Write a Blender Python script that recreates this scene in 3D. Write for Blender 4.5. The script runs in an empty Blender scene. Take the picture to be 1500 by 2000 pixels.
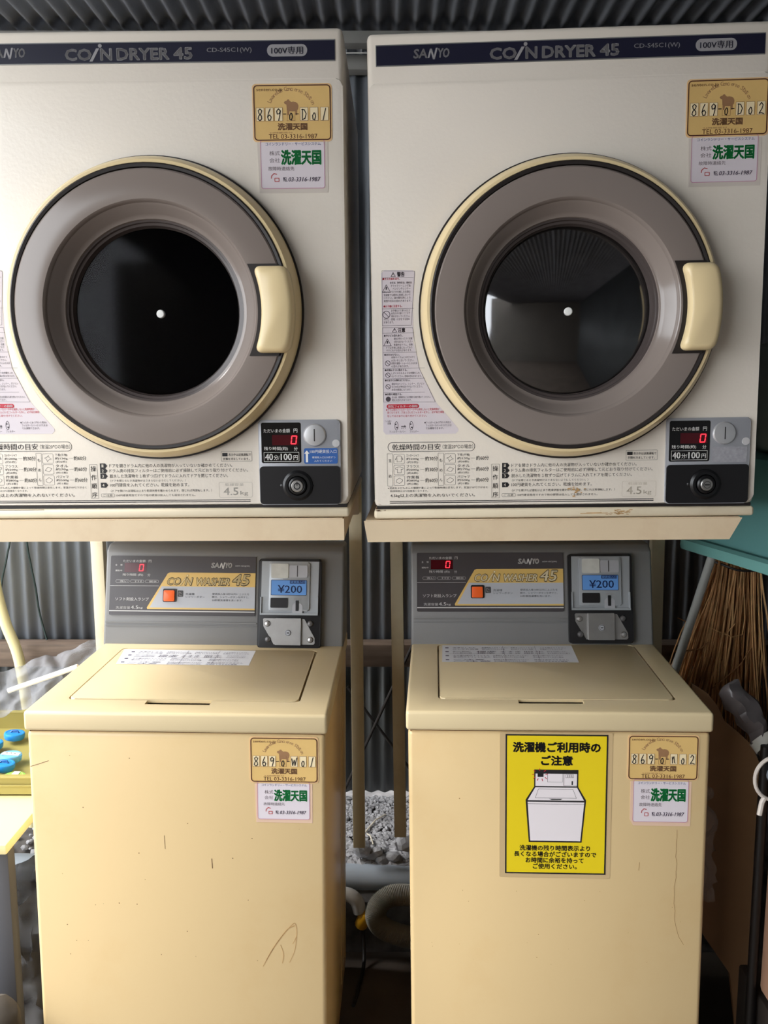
import bpy, bmesh, math, random
from mathutils import Matrix, Vector, noise
random.seed(11)
SC = bpy.context.scene
COL = SC.collection
R = math.radians

# ------------------------------------------------------------------ camera, world, sun, exposure
cam = bpy.data.cameras.new('camera')
cam_o = bpy.data.objects.new('camera', cam); COL.objects.link(cam_o)
cam.sensor_fit = 'VERTICAL'; cam.sensor_height = 36.0
cam.lens = 36.0 * 1680.0 / 2000.0
cam.clip_start = 0.02; cam.clip_end = 200
cam_o.location = (0, 0, 1.40)
cam_o.rotation_euler = (R(90 - 7.8926), 0, 0)
SC.camera = cam_o

w = bpy.data.worlds.new('World'); SC.world = w; w.use_nodes = True
bg = w.node_tree.nodes['Background']
bg.inputs['Color'].default_value = (0.92, 0.96, 1.0, 1); bg.inputs['Strength'].default_value = 6.4

def sun(name, energy, angle, direction, color):
    l = bpy.data.lights.new(name, 'SUN'); l.energy = energy; l.angle = R(angle); l.color = color
    o = bpy.data.objects.new(name, l); COL.objects.link(o)
    o.rotation_euler = Vector(direction).to_track_quat('-Z', 'Y').to_euler()
    o.location = (-3, -1, 4)
sun('sun', 3.6, 22, (1.0, 0.10, -0.90), (1.0, 0.97, 0.92))

SC.view_settings.view_transform = 'Standard'
SC.view_settings.look = 'None'
SC.view_settings.gamma = 1
SC.view_settings.use_curve_mapping = False
SC.view_settings.exposure = 0.0

# ------------------------------------------------------------------ materials
def lin(c):
    c = c / 255.0
    return c / 12.92 if c <= 0.04045 else ((c + 0.055) / 1.055) ** 2.4
def S(r, g, b): return (lin(r), lin(g), lin(b))
MATS = {}
def M(name, c, rough=0.5, metal=0.0, var=0.0, scale=6.0, bump=0.0, bscale=300.0, trans=0.0, ior=1.45, emit=0.0, spec=0.5,
      stain=None, sscale=3.0, samount=0.3, alpha=1.0, stretch=None):
    if name in MATS: return MATS[name]
    m = bpy.data.materials.new(name); m.use_nodes = True
    nt = m.node_tree; N = nt.nodes; L = nt.links
    b = N['Principled BSDF']
    b.inputs['Base Color'].default_value = (*c, 1); b.inputs['Roughness'].default_value = rough
    b.inputs['Metallic'].default_value = metal; b.inputs['IOR'].default_value = ior
    b.inputs['Transmission Weight'].default_value = trans
    b.inputs['Specular IOR Level'].default_value = spec
    b.inputs['Alpha'].default_value = alpha
    if emit:
        b.inputs['Emission Color'].default_value = (*c, 1); b.inputs['Emission Strength'].default_value = emit
    tc = N.new('ShaderNodeTexCoord'); src = tc.outputs['Object']
    if stretch:
        mp = N.new('ShaderNodeMapping'); mp.inputs['Scale'].default_value = stretch
        L.new(src, mp.inputs['Vector']); src = mp.outputs['Vector']
    col = None
    if var:
        n = N.new('ShaderNodeTexNoise'); n.inputs['Scale'].default_value = scale; n.inputs['Detail'].default_value = 5
        L.new(src, n.inputs['Vector'])
        r = N.new('ShaderNodeValToRGB'); r.color_ramp.elements[0].position = 0.3; r.color_ramp.elements[1].position = 0.7
        r.color_ramp.elements[0].color = (*[x * (1 - var) for x in c], 1)
        r.color_ramp.elements[1].color = (*[min(1, x * (1 + var)) for x in c], 1)
        L.new(n.outputs['Fac'], r.inputs['Fac']); col = r.outputs['Color']
    if stain:
        n = N.new('ShaderNodeTexNoise'); n.inputs['Scale'].default_value = sscale; n.inputs['Detail'].default_value = 8
        n.inputs['Roughness'].default_value = 0.65
        L.new(src, n.inputs['Vector'])
        r = N.new('ShaderNodeValToRGB'); r.color_ramp.elements[0].position = 0.52; r.color_ramp.elements[1].position = 0.8
        r.color_ramp.elements[0].color = (0, 0, 0, 1); r.color_ramp.elements[1].color = (samount, samount, samount, 1)
        L.new(n.outputs['Fac'], r.inputs['Fac'])
        mx = N.new('ShaderNodeMix'); mx.data_type = 'RGBA'
        L.new(r.outputs['Color'], mx.inputs['Factor'])
        if col: L.new(col, mx.inputs['A'])
        else: mx.inputs['A'].default_value = (*c, 1)
        mx.inputs['B'].default_value = (*stain, 1)
        col = mx.outputs['Result']
    if col: L.new(col, b.inputs['Base Color'])
    if bump:
        n = N.new('ShaderNodeTexNoise'); n.inputs['Scale'].default_value = bscale; n.inputs['Detail'].default_value = 2
        L.new(src, n.inputs['Vector'])
        bp = N.new('ShaderNodeBump'); bp.inputs['Strength'].default_value = bump; bp.inputs['Distance'].default_value = 0.001
        L.new(n.outputs['Fac'], bp.inputs['Height']); L.new(bp.outputs['Normal'], b.inputs['Normal'])
    MATS[name] = m
    return m

DRY = M('dryer_enamel', S(230, 221, 208), 0.32, var=0.02, scale=2.5, bump=0.25, bscale=160, stain=S(190, 175, 145), samount=0.25, sscale=2.2)
BASE = M('dryer_base_enamel', S(226, 212, 184), 0.4, var=0.03, scale=4, stain=S(150, 110, 60), samount=0.3, sscale=6)
LIP = M('rack_enamel', S(217, 196, 164), 0.42, var=0.03, scale=5, stain=S(150, 100, 50), samount=0.35, sscale=5)
POST = M('rack_post_enamel', S(214, 202, 172), 0.45, var=0.04, scale=7, stain=S(120, 80, 40), samount=0.3, sscale=9)
WASH = M('washer_enamel', S(214, 187, 140), 0.3, var=0.025, scale=2.0, stain=S(196, 152, 92), samount=0.35, sscale=2.6, bump=0.06, bscale=120)
DECK = M('washer_deck_plastic', S(212, 193, 154), 0.3, var=0.02, scale=3, bump=0.05, bscale=200)
CREAM = M('yellowed_plastic', S(228, 206, 160), 0.25, var=0.03, scale=6)
TAUPE = M('smoky_plastic', S(132, 121, 114), 0.16, var=0.03, scale=4, spec=0.6)
SMOKE_D = M('smoky_step', S(96, 84, 80), 0.15, spec=0.6)
SEAL = M('dark_rubber', S(34, 28, 26), 0.5)
DGLASS = M('smoked_door_glass', (0.30, 0.30, 0.33), 0.08, trans=1.0, ior=1.14)
DGLASS2 = M('polished_smoked_glass', (0.30, 0.31, 0.36), 0.05, trans=1.0, ior=2.0, bump=0.03, bscale=20)
DRUM = M('drum_black', (0.010, 0.010, 0.013), 0.7, spec=0.1)
BOLT = M('bolt_white', S(240, 240, 236), 0.35)
NAVY = M('navy_band', S(22, 23, 44), 0.35)
BANDTXT = M('band_lettering', S(150, 148, 150), 0.4)
BANDEDGE = M('band_edge_grey', S(140, 140, 138), 0.35, metal=0.5)
SILVER = M('silver_bezel', S(164, 165, 170), 0.38, metal=0.2, var=0.04, scale=20, bump=0.1, bscale=400)
STEEL = M('brushed_steel', S(164, 162, 160), 0.36, metal=0.85, var=0.06, scale=40)
BLACK = M('black_plastic', S(24, 23, 25), 0.35)
BLACKG = M('black_display', S(16, 14, 15), 0.15)
WHITEP = M('white_print', S(228, 226, 222), 0.5)
GREYP = M('grey_print', S(150, 146, 142), 0.5)
PALEP = M('pale_print', S(182, 176, 166), 0.5)
INK = M('black_print', S(30, 28, 30), 0.5)
REDP = M('red_print', S(190, 28, 50), 0.5)
LED = M('red_digit_light', (1.0, 0.03, 0.05), 0.4, emit=2.2)
LEDW = M('red_glow_filter', S(70, 8, 18), 0.15)  # dark red filter, with the glow around the digits put into its colour
BLUE = M('blue_label', S(46, 92, 160), 0.4)
BLUEP = M('price_blue', S(92, 142, 206), 0.4)
LABEL = M('white_label', S(214, 205, 210), 0.45)
TAPE = M('aged_clear_film', S(216, 184, 160), 0.3)
GOLD = M('gold_sticker', S(216, 180, 114), 0.4, var=0.04, scale=18)
GOLDEDGE = M('sticker_edge', S(222, 184, 134), 0.45)
BROWN = M('brown_print', S(78, 38, 20), 0.5)
TAN = M('tan_print', S(150, 112, 78), 0.5)
BOXW = M('sticker_box_cream', S(232, 214, 174), 0.5)
PINK = M('pink_print', S(190, 130, 158), 0.5)
GREEN = M('green_print', S(22, 140, 72), 0.5)
PALEBLUE = M('blue_print', S(74, 96, 140), 0.5)
HOUSE = M('grey_housing', S(113, 112, 111), 0.42, var=0.03, scale=8, bump=0.12, bscale=500)
PLATE = M('dark_panel_plate', S(66, 62, 64), 0.3)
GOLDPL = M('gold_plate', S(206, 172, 100), 0.35)
SILVPL = M('pale_panel', S(170, 172, 178), 0.4)
COINPL = M('coin_plate', S(158, 162, 166), 0.35, metal=0.35, var=0.03, scale=20)
ORANGE = M('orange_button', S(236, 100, 40), 0.3)
YELLOW = M('yellow_notice', S(226, 200, 28), 0.4)
ILLW = M('illustration_white', S(226, 218, 220), 0.5)
ROOF = M('roof_steel', S(156, 158, 164), 0.75, var=0.15, scale=5, spec=0.2)
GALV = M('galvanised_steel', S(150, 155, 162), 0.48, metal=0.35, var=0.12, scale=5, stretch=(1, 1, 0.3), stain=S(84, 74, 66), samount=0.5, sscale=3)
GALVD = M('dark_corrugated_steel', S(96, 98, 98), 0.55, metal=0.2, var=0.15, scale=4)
WOOD = M('old_timber', S(104, 88, 76), 0.7, var=0.25, scale=10, stretch=(1, 8, 8))
PURLIN = M('grey_steel_beam', S(140, 138, 134), 0.55, var=0.1, scale=12)
CONC = M('brown_concrete', S(92, 82, 74), 0.8, var=0.3, scale=5, bump=0.4, bscale=60)
DIRT = M('gravel_dirt', S(92, 88, 86), 0.9, var=0.4, scale=30, bump=0.6, bscale=80)
STONE = M('grey_stone', S(164, 164, 168), 0.75, var=0.35, scale=22)
PVC = M('grey_pvc', S(172, 182, 194), 0.3, var=0.03, scale=10)
HOSE = M('grey_hose', S(150, 146, 136), 0.5)
YPLAST = M('yellow_plastic', S(236, 176, 40), 0.4)
TEAL = M('teal_plastic', S(98, 150, 148), 0.45, var=0.04, scale=4)
TWIG = M('dry_twig', S(226, 178, 122), 0.8, var=0.3, scale=20)
TWIGD = M('dark_twig', S(170, 122, 78), 0.85, var=0.3, scale=20)
CARD = M('brown_board', S(124, 92, 62), 0.6, var=0.2, scale=5)
CARD2 = M('tan_cardboard', S(176, 136, 110), 0.7, var=0.12, scale=6)
DARKM = M('dark_metal', S(40, 36, 34), 0.5)
GREYPOLE = M('grey_pole_plastic', S(196, 196, 190), 0.45)
FILM = M('clear_film', (0.8, 0.82, 0.85), 0.12, trans=0.85, ior=1.2, bump=0.8, bscale=25, alpha=0.55)
BAGG = M('hazy_plastic', (0.33, 0.33, 0.345), 0.22, trans=0.2, ior=1.15, bump=0.5, bscale=30, alpha=0.42)
BAGD = M('grey_film', (0.07, 0.067, 0.065), 0.3, trans=0.1, ior=1.15, bump=0.5, bscale=30, alpha=0.75)
OLIVE = M('olive_plastic', S(160, 148, 84), 0.4, var=0.05, scale=8)
SHELF = M('cream_shelf', S(232, 222, 172), 0.35, var=0.03, scale=6)
BLUELID = M('blue_lid', S(40, 140, 222), 0.35)
BLUELID2 = M('pale_blue_lid', S(110, 178, 220), 0.35)
GREENLID = M('green_lid', S(150, 214, 90), 0.35)
SACK = M('stained_sack', S(84, 78, 72), 0.85, var=0.4, scale=14, bump=0.8, bscale=50)
DWOOD = M('dark_crate_wood', S(46, 38, 32), 0.75, var=0.3, scale=9)
WALLF = M('added_wall_plaster', S(110, 104, 96), 0.8, var=0.1, scale=2)
RUST = M('rust', S(84, 50, 26), 0.8, var=0.3, scale=80)
SCUFF = M('tan_scuff', S(190, 152, 102), 0.6, var=0.2, scale=60)

# ------------------------------------------------------------------ mesh helpers
I4 = Matrix.Identity(4)
class MB:
    def __init__(s, Mx=None): s.bm = bmesh.new(); s.M = Mx or I4
    def v(s, p): return s.bm.verts.new(s.M @ Vector(p))
    def box(s, x0, x1, y0, y1, z0, z1, bev=0.0, seg=2, edges=None):
        P = [(x, y, z) for x in (x0, x1) for y in (y0, y1) for z in (z0, z1)]
        V = [s.v(p) for p in P]
        F = [(0, 1, 3, 2), (4, 6, 7, 5), (0, 4, 5, 1), (2, 3, 7, 6), (0, 2, 6, 4), (1, 5, 7, 3)]
        fs = [s.bm.faces.new([V[i] for i in f]) for f in F]
        if bev:
            es = set()
            for f in fs:
                for e in f.edges: es.add(e)
            if edges: es = [e for e in es if edges(*[s.M.inverted() @ v.co for v in e.verts])]
            bmesh.ops.bevel(s.bm, geom=list(es), offset=bev, segments=seg, profile=0.5, affect='EDGES')
        return s
    def ring(s, pts): return [s.v(p) for p in pts]
    def skin(s, rings, closed=True, cap=False):
        n = len(rings[0])
        for a, b in zip(rings, rings[1:]):
            for i in range(n if closed else n - 1):
                j = (i + 1) % n
                try: s.bm.faces.new((a[i], a[j], b[j], b[i]))
                except ValueError: pass
        if cap:
            s.bm.faces.new(list(reversed(rings[0]))); s.bm.faces.new(rings[-1])
    def lathe(s, prof, c=(0, 0, 0), n=96, axis='y', cap0=False, cap1=False):
        rings = []
        for r, d in prof:
            pts = []
            for k in range(n):
                a = 2 * math.pi * k / n
                if axis == 'y': pts.append((c[0] + r * math.cos(a), c[1] + d, c[2] + r * math.sin(a)))
                else: pts.append((c[0] + r * math.cos(a), c[1] + r * math.sin(a), c[2] + d))
            rings.append(s.ring(pts))
        s.skin(rings)
        if cap0: s.bm.faces.new(rings[0])
        if cap1: s.bm.faces.new(rings[-1])
        return s
    def tube(s, pts, r, n=10, cap=True):
        pts = [Vector(p) for p in pts]
        rr = r if isinstance(r, (list, tuple)) else [r] * len(pts)
        rings = []; up = None
        for i, p in enumerate(pts):
            t = (pts[min(i + 1, len(pts) - 1)] - pts[max(i - 1, 0)]).normalized()
            if up is None:
                up = Vector((0, 0, 1)) if abs(t.z) < 0.9 else Vector((1, 0, 0))
            up = (up - t * up.dot(t)).normalized(); sd = t.cross(up)
            rings.append(s.ring([p + (up * math.cos(2 * math.pi * k / n) + sd * math.sin(2 * math.pi * k / n)) * rr[i] for k in range(n)]))
        s.skin(rings, cap=cap)
        return s
    def prism(s, pts, w0, w1, top_only=False):
        a = [s.v((p[0], p[1], w0)) for p in pts]; b = [s.v((p[0], p[1], w1)) for p in pts]
        n = len(pts)
        s.bm.faces.new(b)
        if not top_only: s.bm.faces.new(list(reversed(a)))
        for i in range(n):
            j = (i + 1) % n; s.bm.faces.new((a[i], a[j], b[j], b[i]))
        return s
    def sphere(s, c, r, sc=(1, 1, 1), sub=2, jit=0.0):
        ret = bmesh.ops.create_icosphere(s.bm, subdivisions=sub, radius=1.0)
        for v in ret['verts']:
            k = 1 + (random.uniform(-jit, jit) if jit else 0)
            v.co = s.M @ Vector((c[0] + v.co.x * r * sc[0] * k, c[1] + v.co.y * r * sc[1] * k, c[2] + v.co.z * r * sc[2] * k))
        return s
    def build(s, name, mat, parent=None, smooth=True, angle=32, recalc=True):
        if recalc: bmesh.ops.recalc_face_normals(s.bm, faces=s.bm.faces)
        me = bpy.data.meshes.new(name); s.bm.to_mesh(me); s.bm.free()
        if smooth:
            me.polygons.foreach_set('use_smooth', [True] * len(me.polygons)); me.set_sharp_from_angle(angle=R(angle))
        for m in (mat if isinstance(mat, (list, tuple)) else [mat]): me.materials.append(m)
        o = bpy.data.objects.new(name, me); COL.objects.link(o)
        if parent: o.parent = parent
        return o

def boolean(o, cutter, op='DIFFERENCE'):
    if o.parent: cutter.parent = o.parent
    bpy.context.view_layer.update()
    md = o.modifiers.new('b', 'BOOLEAN'); md.object = cutter; md.operation = op; md.solver = 'EXACT'
    dg = bpy.context.evaluated_depsgraph_get(); dg.update()
    me = bpy.data.meshes.new_from_object(o.evaluated_get(dg))
    o.modifiers.clear(); old = o.data; o.data = me
    me.set_sharp_from_angle(angle=R(32))
    bpy.data.meshes.remove(old); bpy.data.objects.remove(cutter)
    return o

# ------------------------------------------------------------------ printed art: flat inks on a face
TC = bpy.data.curves.new('text_source', 'FONT'); TO = bpy.data.objects.new('text_source', TC); COL.objects.link(TO)
TCACHE = {}
def glyphs(s, bold):
    k = (s, bold)
    if k not in TCACHE:
        TC.body = s; TC.offset = bold; TC.resolution_u = 2
        dg = bpy.context.evaluated_depsgraph_get(); dg.update()
        me = bpy.data.meshes.new_from_object(TO.evaluated_get(dg))
        V = [(v.co.x, v.co.y) for v in me.vertices]; F = [tuple(p.vertices) for p in me.polygons]
        bpy.data.meshes.remove(me)
        TCACHE[k] = (V, F, min(x for x, _ in V), max(x for x, _ in V), min(y for _, y in V), max(y for _, y in V))
    return TCACHE[k]
def rr(u0, v0, u1, v1, r, n=5):
    P = []
    for cx, cy, a0 in ((u1 - r, v1 - r, 0), (u0 + r, v1 - r, 90), (u0 + r, v0 + r, 180), (u1 - r, v0 + r, 270)):
        for k in range(n + 1):
            a = R(a0 + 90 * k / n); P.append((cx + r * math.cos(a), cy + r * math.sin(a)))
    return P
class Art(MB):
    """inks in (u, v) with a lift w off the face"""
    def __init__(s, Mx, wl=0.0003): super().__init__(Mx); s.w = wl
    def poly(s, pts):
        s.bm.faces.new([s.v((p[0], p[1], s.w)) for p in pts]); return s
    def rect(s, u0, v0, u1, v1, r=0): return s.poly(rr(u0, v0, u1, v1, r) if r else [(u0, v0), (u1, v0), (u1, v1), (u0, v1)])
    def loop(s, pts, lw):
        n = len(pts); c = [sum(p[i] for p in pts) / n for i in (0, 1)]
        inn = []
        for i in range(n):
            a, b, d = Vector(pts[i - 1]), Vector(pts[i]), Vector(pts[(i + 1) % n])
            t = ((b - a).normalized() + (d - b).normalized())
            t = t.normalized() if t.length > 1e-6 else (d - b).normalized()
            nn = Vector((-t.y, t.x))
            k = max(0.5, abs(nn.dot(Vector((-(d - b).normalized().y, (d - b).normalized().x)))))
            inn.append(b + nn * lw / k)
        A = [s.v((p[0], p[1], s.w)) for p in pts]; B = [s.v((p[0], p[1], s.w)) for p in inn]
        for i in range(n):
            j = (i + 1) % n; s.bm.faces.new((A[i], A[j], B[j], B[i]))
        return s
    def frame(s, u0, v0, u1, v1, lw, r=0): return s.loop(rr(u0, v0, u1, v1, r) if r else [(u0, v0), (u1, v0), (u1, v1), (u0, v1)], lw)
    def disc(s, u, v, r, n=24): return s.poly([(u + r * math.cos(2 * math.pi * k / n), v + r * math.sin(2 * math.pi * k / n)) for k in range(n)])
    def circ(s, u, v, r, lw, n=28): return s.loop([(u + r * math.cos(2 * math.pi * k / n), v + r * math.sin(2 * math.pi * k / n)) for k in range(n)], lw)
    def line(s, pts, lw):
        for a, b in zip(pts, pts[1:]):
            a, b = Vector(a), Vector(b); d = b - a
            if d.length < 1e-7: continue
            n = Vector((-d.y, d.x)).normalized() * lw / 2; e = d.normalized() * lw * 0.3
            s.poly([a - n - e, b - n + e, b + n + e, a + n - e])
        return s
    def text(s, t, u0, v0, u1, v1, bold=0.0, shear=0.0, rot=0.0):
        """fits the string to the box u0..u1, v0..v1 (u1 None: natural width)"""
        V, F, x0, x1, y0, y1 = glyphs(t, 0.0)
        ky = (v1 - v0) / max(y1 - y0, 1e-6); kx = ky if u1 is None else (u1 - u0) / max(x1 - x0, 1e-6)
        if t in ('一', '-', '―'): ky = kx
        cr, sr = math.cos(rot), math.sin(rot)
        d = bold * ky
        if bold >= 0.025: sh = [(0, 0), (-d, 0), (d, 0), (0, -d), (0, d), (-.7 * d, -.7 * d), (.7 * d, .7 * d), (-.7 * d, .7 * d), (.7 * d, -.7 * d)]
        elif bold >= 0.01: sh = [(-d, 0), (d, 0)]
        else: sh = [(0, 0)]
        for q, (dx, dy) in enumerate(sh):
            vs = []
            for x, y in V:
                a, b = (x - x0) * kx, (y - y0) * ky
                a += shear * b
                vs.append(s.v((u0 + dx + a * cr - b * sr, v0 + dy + a * sr + b * cr, s.w)))
            for f in F:
                try: s.bm.faces.new([vs[i] for i in f])
                except ValueError: pass
        return s
    def build(s, name, mat, parent=None): return MB.build(s, name, mat, parent, smooth=False, recalc=False)

def smooth_path(pts, k=6):
    P = [Vector(p) for p in pts]; out = []
    for i in range(len(P) - 1):
        a, b, c, d = P[max(i - 1, 0)], P[i], P[i + 1], P[min(i + 2, len(P) - 1)]
        for j in range(k):
            t = j / k; out.append(.5 * ((2 * b) + (c - a) * t + (2 * a - 5 * b + 4 * c - d) * t * t + (3 * b - a - 3 * c + d) * t ** 3))
    out.append(P[-1]); return out
def FRONT(y=0.0, oz=0.0):   # u -> x, v -> z, w -> towards the viewer (-y)
    return Matrix(((1, 0, 0, 0), (0, 0, -1, y), (0, 1, 0, oz), (0, 0, 0, 1)))
def empty(name, label, cat, loc=(0, 0, 0), rot=(0, 0, 0), group=None):
    o = bpy.data.objects.new(name, None); COL.objects.link(o); o.location = loc; o.rotation_euler = rot; o.empty_display_size = 0.05
    return tag(o, label, cat, group)
def tag(o, label=None, cat=None, group=None, kind=None):
    if label: o['label'] = label
    if cat: o['category'] = cat
    if group: o['group'] = group
    if kind: o['kind'] = kind
    return o
def structure(o): o['kind'] = 'structure'; return o

# ------------------------------------------------------------------ the setting
def corrugated(name, mat, x0, x1, pitch, amp, mapf, l0, l1, sheet=None, per=10):
    mb = MB(); n = int((x1 - x0) / pitch * per); prev = None
    for i in range(n + 1):
        x = x0 + (x1 - x0) * i / n; h = amp * math.sin(2 * math.pi * (x - x0) / pitch)
        if sheet: h += sheet(x)
        cur = (mb.v(mapf(x, l0, h)), mb.v(mapf(x, l1, h)))
        if prev: mb.bm.faces.new((prev[0], cur[0], cur[1], prev[1]))
        prev = cur
    o = mb.build(name, mat, smooth=True, angle=80, recalc=False)
    md = o.modifiers.new('thickness', 'SOLIDIFY'); md.thickness = 0.0008
    return structure(o)
mb = MB(); mb.box(-9, 1.6, -9, 2.02, -0.1, 0.0); structure(mb.build('floor', CONC))
corrugated('ceiling', ROOF, -1.35, 1.35, 0.0436, 0.009, lambda x, l, h: (x, l, 2.272 + h), -3.1, 2.40,
           sheet=lambda x: 0.004 * (int((x + 3.42) / 0.46) % 2))
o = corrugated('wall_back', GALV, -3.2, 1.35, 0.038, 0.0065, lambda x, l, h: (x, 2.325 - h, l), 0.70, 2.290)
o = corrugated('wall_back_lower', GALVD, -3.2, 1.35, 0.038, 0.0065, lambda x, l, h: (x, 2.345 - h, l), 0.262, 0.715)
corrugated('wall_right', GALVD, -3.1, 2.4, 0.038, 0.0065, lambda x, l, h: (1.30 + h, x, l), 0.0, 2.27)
mb = MB(); mb.box(-2.2, 1.6, -3.3, -3.1, -0.1, 2.55); structure(mb.build('added_wall_front', WALLF))  # unseen wall added behind the camera to block low sky and darken reflections
mb = MB(); mb.box(-3.2, 1.30, 2.255, 2.31, 0.662, 0.725, 0.004); structure(mb.build('trim_1', WOOD))
mb = MB(); mb.box(-1.35, 1.30, 2.17, 2.21, 2.220, 2.249, 0.003); structure(mb.build('trim_2', PURLIN))
mb = MB(); mb.box(-1.35, 1.30, 2.27, 2.312, 2.196, 2.232, 0.003); structure(mb.build('trim_3', PURLIN))
# gravel bank behind the machines
mb = MB(); n = 60
rows = []
for j, (y, z) in enumerate(((2.0, 0.0), (2.01, 0.13), (2.06, 0.185), (2.12, 0.205), (2.2, 0.225), (2.3, 0.245), (2.42, 0.25), (3.2, 0.2))):
    rows.append([mb.v((-3.2 + 4.5 * i / n, y, z + (0.012 * noise.noise((i * 0.7, j * 1.3, 2)) if j > 1 else 0))) for i in range(n + 1)])
mb.skin(rows, closed=False)
structure(mb.build('floor_gravel', DIRT))
mb = MB()
def bank_z(y):
    P = ((2.06, 0.185), (2.12, 0.205), (2.2, 0.225), (2.3, 0.245), (2.42, 0.25))
    for (a, p), (b, q) in zip(P, P[1:]):
        if y <= b: return p + (q - p) * (y - a) / (b - a) + .005
    return .25
for i in range(3600):
    dense = i < 2900
    x = random.uniform(-0.2, 0.16) if dense else random.uniform(-1.25, 0.75); y = random.uniform(2.065, 2.33)
    r = random.choice((0.004, 0.005, 0.006, 0.007, 0.008, 0.010)) * (1.15 if y < 2.14 else 0.75)
    mb.sphere((x, y, bank_z(y) + r * 0.3), r, (random.uniform(0.8, 1.5), random.uniform(0.8, 1.4), random.uniform(0.5, 0.9)), sub=1, jit=0.25)
o = mb.build('gravel', STONE, smooth=False)
tag(o, 'loose grey gravel along the foot of the back wall', 'gravel', kind='stuff')
stones = [(-0.060, 2.085, 0.232, .026, 1.3), (-0.028, 2.088, 0.215, .020, 1.5), (-0.005, 2.075, 0.205, .016, 1.1), (0.022, 2.082, 0.21, .018, 1.3), (0.058, 2.095, 0.240, .024, 1.2),
          (0.038, 2.12, 0.222, .017, 1.2), (-0.050, 2.13, 0.222, .015, 1.1), (0.000, 2.11, 0.212, .014, 1.4)]
for k, (x, y, z, r, e) in enumerate(stones):
    mb = MB(); mb.sphere((0, 0, 0), r, (e, 1.0, 0.8), sub=2, jit=0.13)
    o = mb.build('stone', STONE, smooth=False); o.location = (x, y, z); o.rotation_euler = (random.random(), random.random(), random.random() * 3)
    tag(o, 'large pale grey stone among the gravel just behind the grey pipe', 'stone', 'larger stones in the gravel')
# straw-like dry stems on the gravel
for (a, b) in (((-0.05, 2.17, .232), (0.005, 2.24, .246)), ((-0.045, 2.16, .232), (-0.028, 2.12, .224))):
    mb = MB(); mb.tube([a, ((a[0] + b[0]) / 2, (a[1] + b[1]) / 2 + .006, (a[2] + b[2]) / 2 + .006), b], 0.0022, 6)
    o = mb.build('dry_stem', M('dry_straw', S(214, 206, 190), 0.7))
    tag(o, 'thin pale dry stem lying on the gravel between the machines', 'stem', 'dry stems on the gravel')
# the two crossing rods low on the back wall
for nm, a, b, lab in (('steel_rod', (-0.10, 2.27, .602), (0.20, 2.24, .20), 'thin dark rod sloping down to the right behind the racks'),
                      ('steel_rod', (0.10, 2.24, .78), (-0.17, 2.215, .19), 'thin dark rod sloping down to the left behind the racks')):
    mb = MB(); mb.tube([a, b], 0.0042, 8); tag(mb.build(nm, DARKM), lab, 'rod', 'crossing rods on the back wall')
mb = MB(); mb.tube([(-.14, 2.222, 2.217), (.06, 2.222, 2.218)], .0014, 8); tag(mb.build('white_wire_and_slit', M('slit_daylight_white', S(236, 236, 232), .4)), 'thin white tube standing in for the daylight slit under the roof between the dryers', 'wire')  # white tube imitates daylight through the slit between roof and wall
# pipe
mb = MB(); mb.tube([(-1.6, 2.055, 0.214), (-0.92, 2.055, 0.198), (0.2, 2.055, 0.162), (0.95, 2.055, 0.152)], 0.033, 24)
o = mb.build('drain_pipe', PVC); tag(o, 'pale grey plastic pipe running along the ground behind the machines', 'pipe')

# ------------------------------------------------------------------ shared sticker art
STROKES = {'8': [[(.75, .85), (.5, 1), (.25, .85), (.35, .62), (.68, .4), (.72, .15), (.45, 0), (.2, .15), (.3, .4), (.62, .62), (.75, .85)]],
           '6': [[(.62, 1), (.38, .65), (.25, .3), (.38, .03), (.65, .05), (.75, .3), (.55, .48), (.28, .32)]],
           '9': [[(.75, .8), (.5, 1), (.25, .8), (.32, .55), (.6, .58), (.76, .85), (.66, .4), (.5, 0)]],
           '0': [[(.5, .62), (.3, .4), (.34, .08), (.55, .02), (.7, .3), (.62, .58), (.5, .62)]],
           'D': [[(.3, .95), (.26, .05)], [(.2, .92), (.55, .9), (.8, .55), (.62, .15), (.22, .04)]],
           'W': [[(.12, .85), (.25, .1), (.5, .7), (.62, .1), (.9, .95)]],
           'n': [[(.25, .8), (.32, .1)], [(.3, .5), (.5, .82), (.62, .2), (.72, .1)]],
           '1': [[(.68, 1), (.3, 0)]], '2': [[(.25, .75), (.48, 1), (.72, .8), (.6, .5), (.22, .08), (.5, .12), (.85, .04)]], '-': [[(.2, .45), (.8, .45)]]}
SHEEP = [(-.95, .55), (-.8, .72), (-.62, .74), (-.5, .9), (-.3, .92), (-.2, .75), (.0, .62), (.25, .66), (.55, .6), (.78, .45), (.9, .15), (.86, -.2), (.72, -.4),
         (.7, -.95), (.52, -.95), (.48, -.5), (.1, -.52), (-.25, -.5), (-.3, -.95), (-.48, -.95), (-.52, -.4), (-.6, -.05), (-.62, .3), (-.8, .38)]
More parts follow.
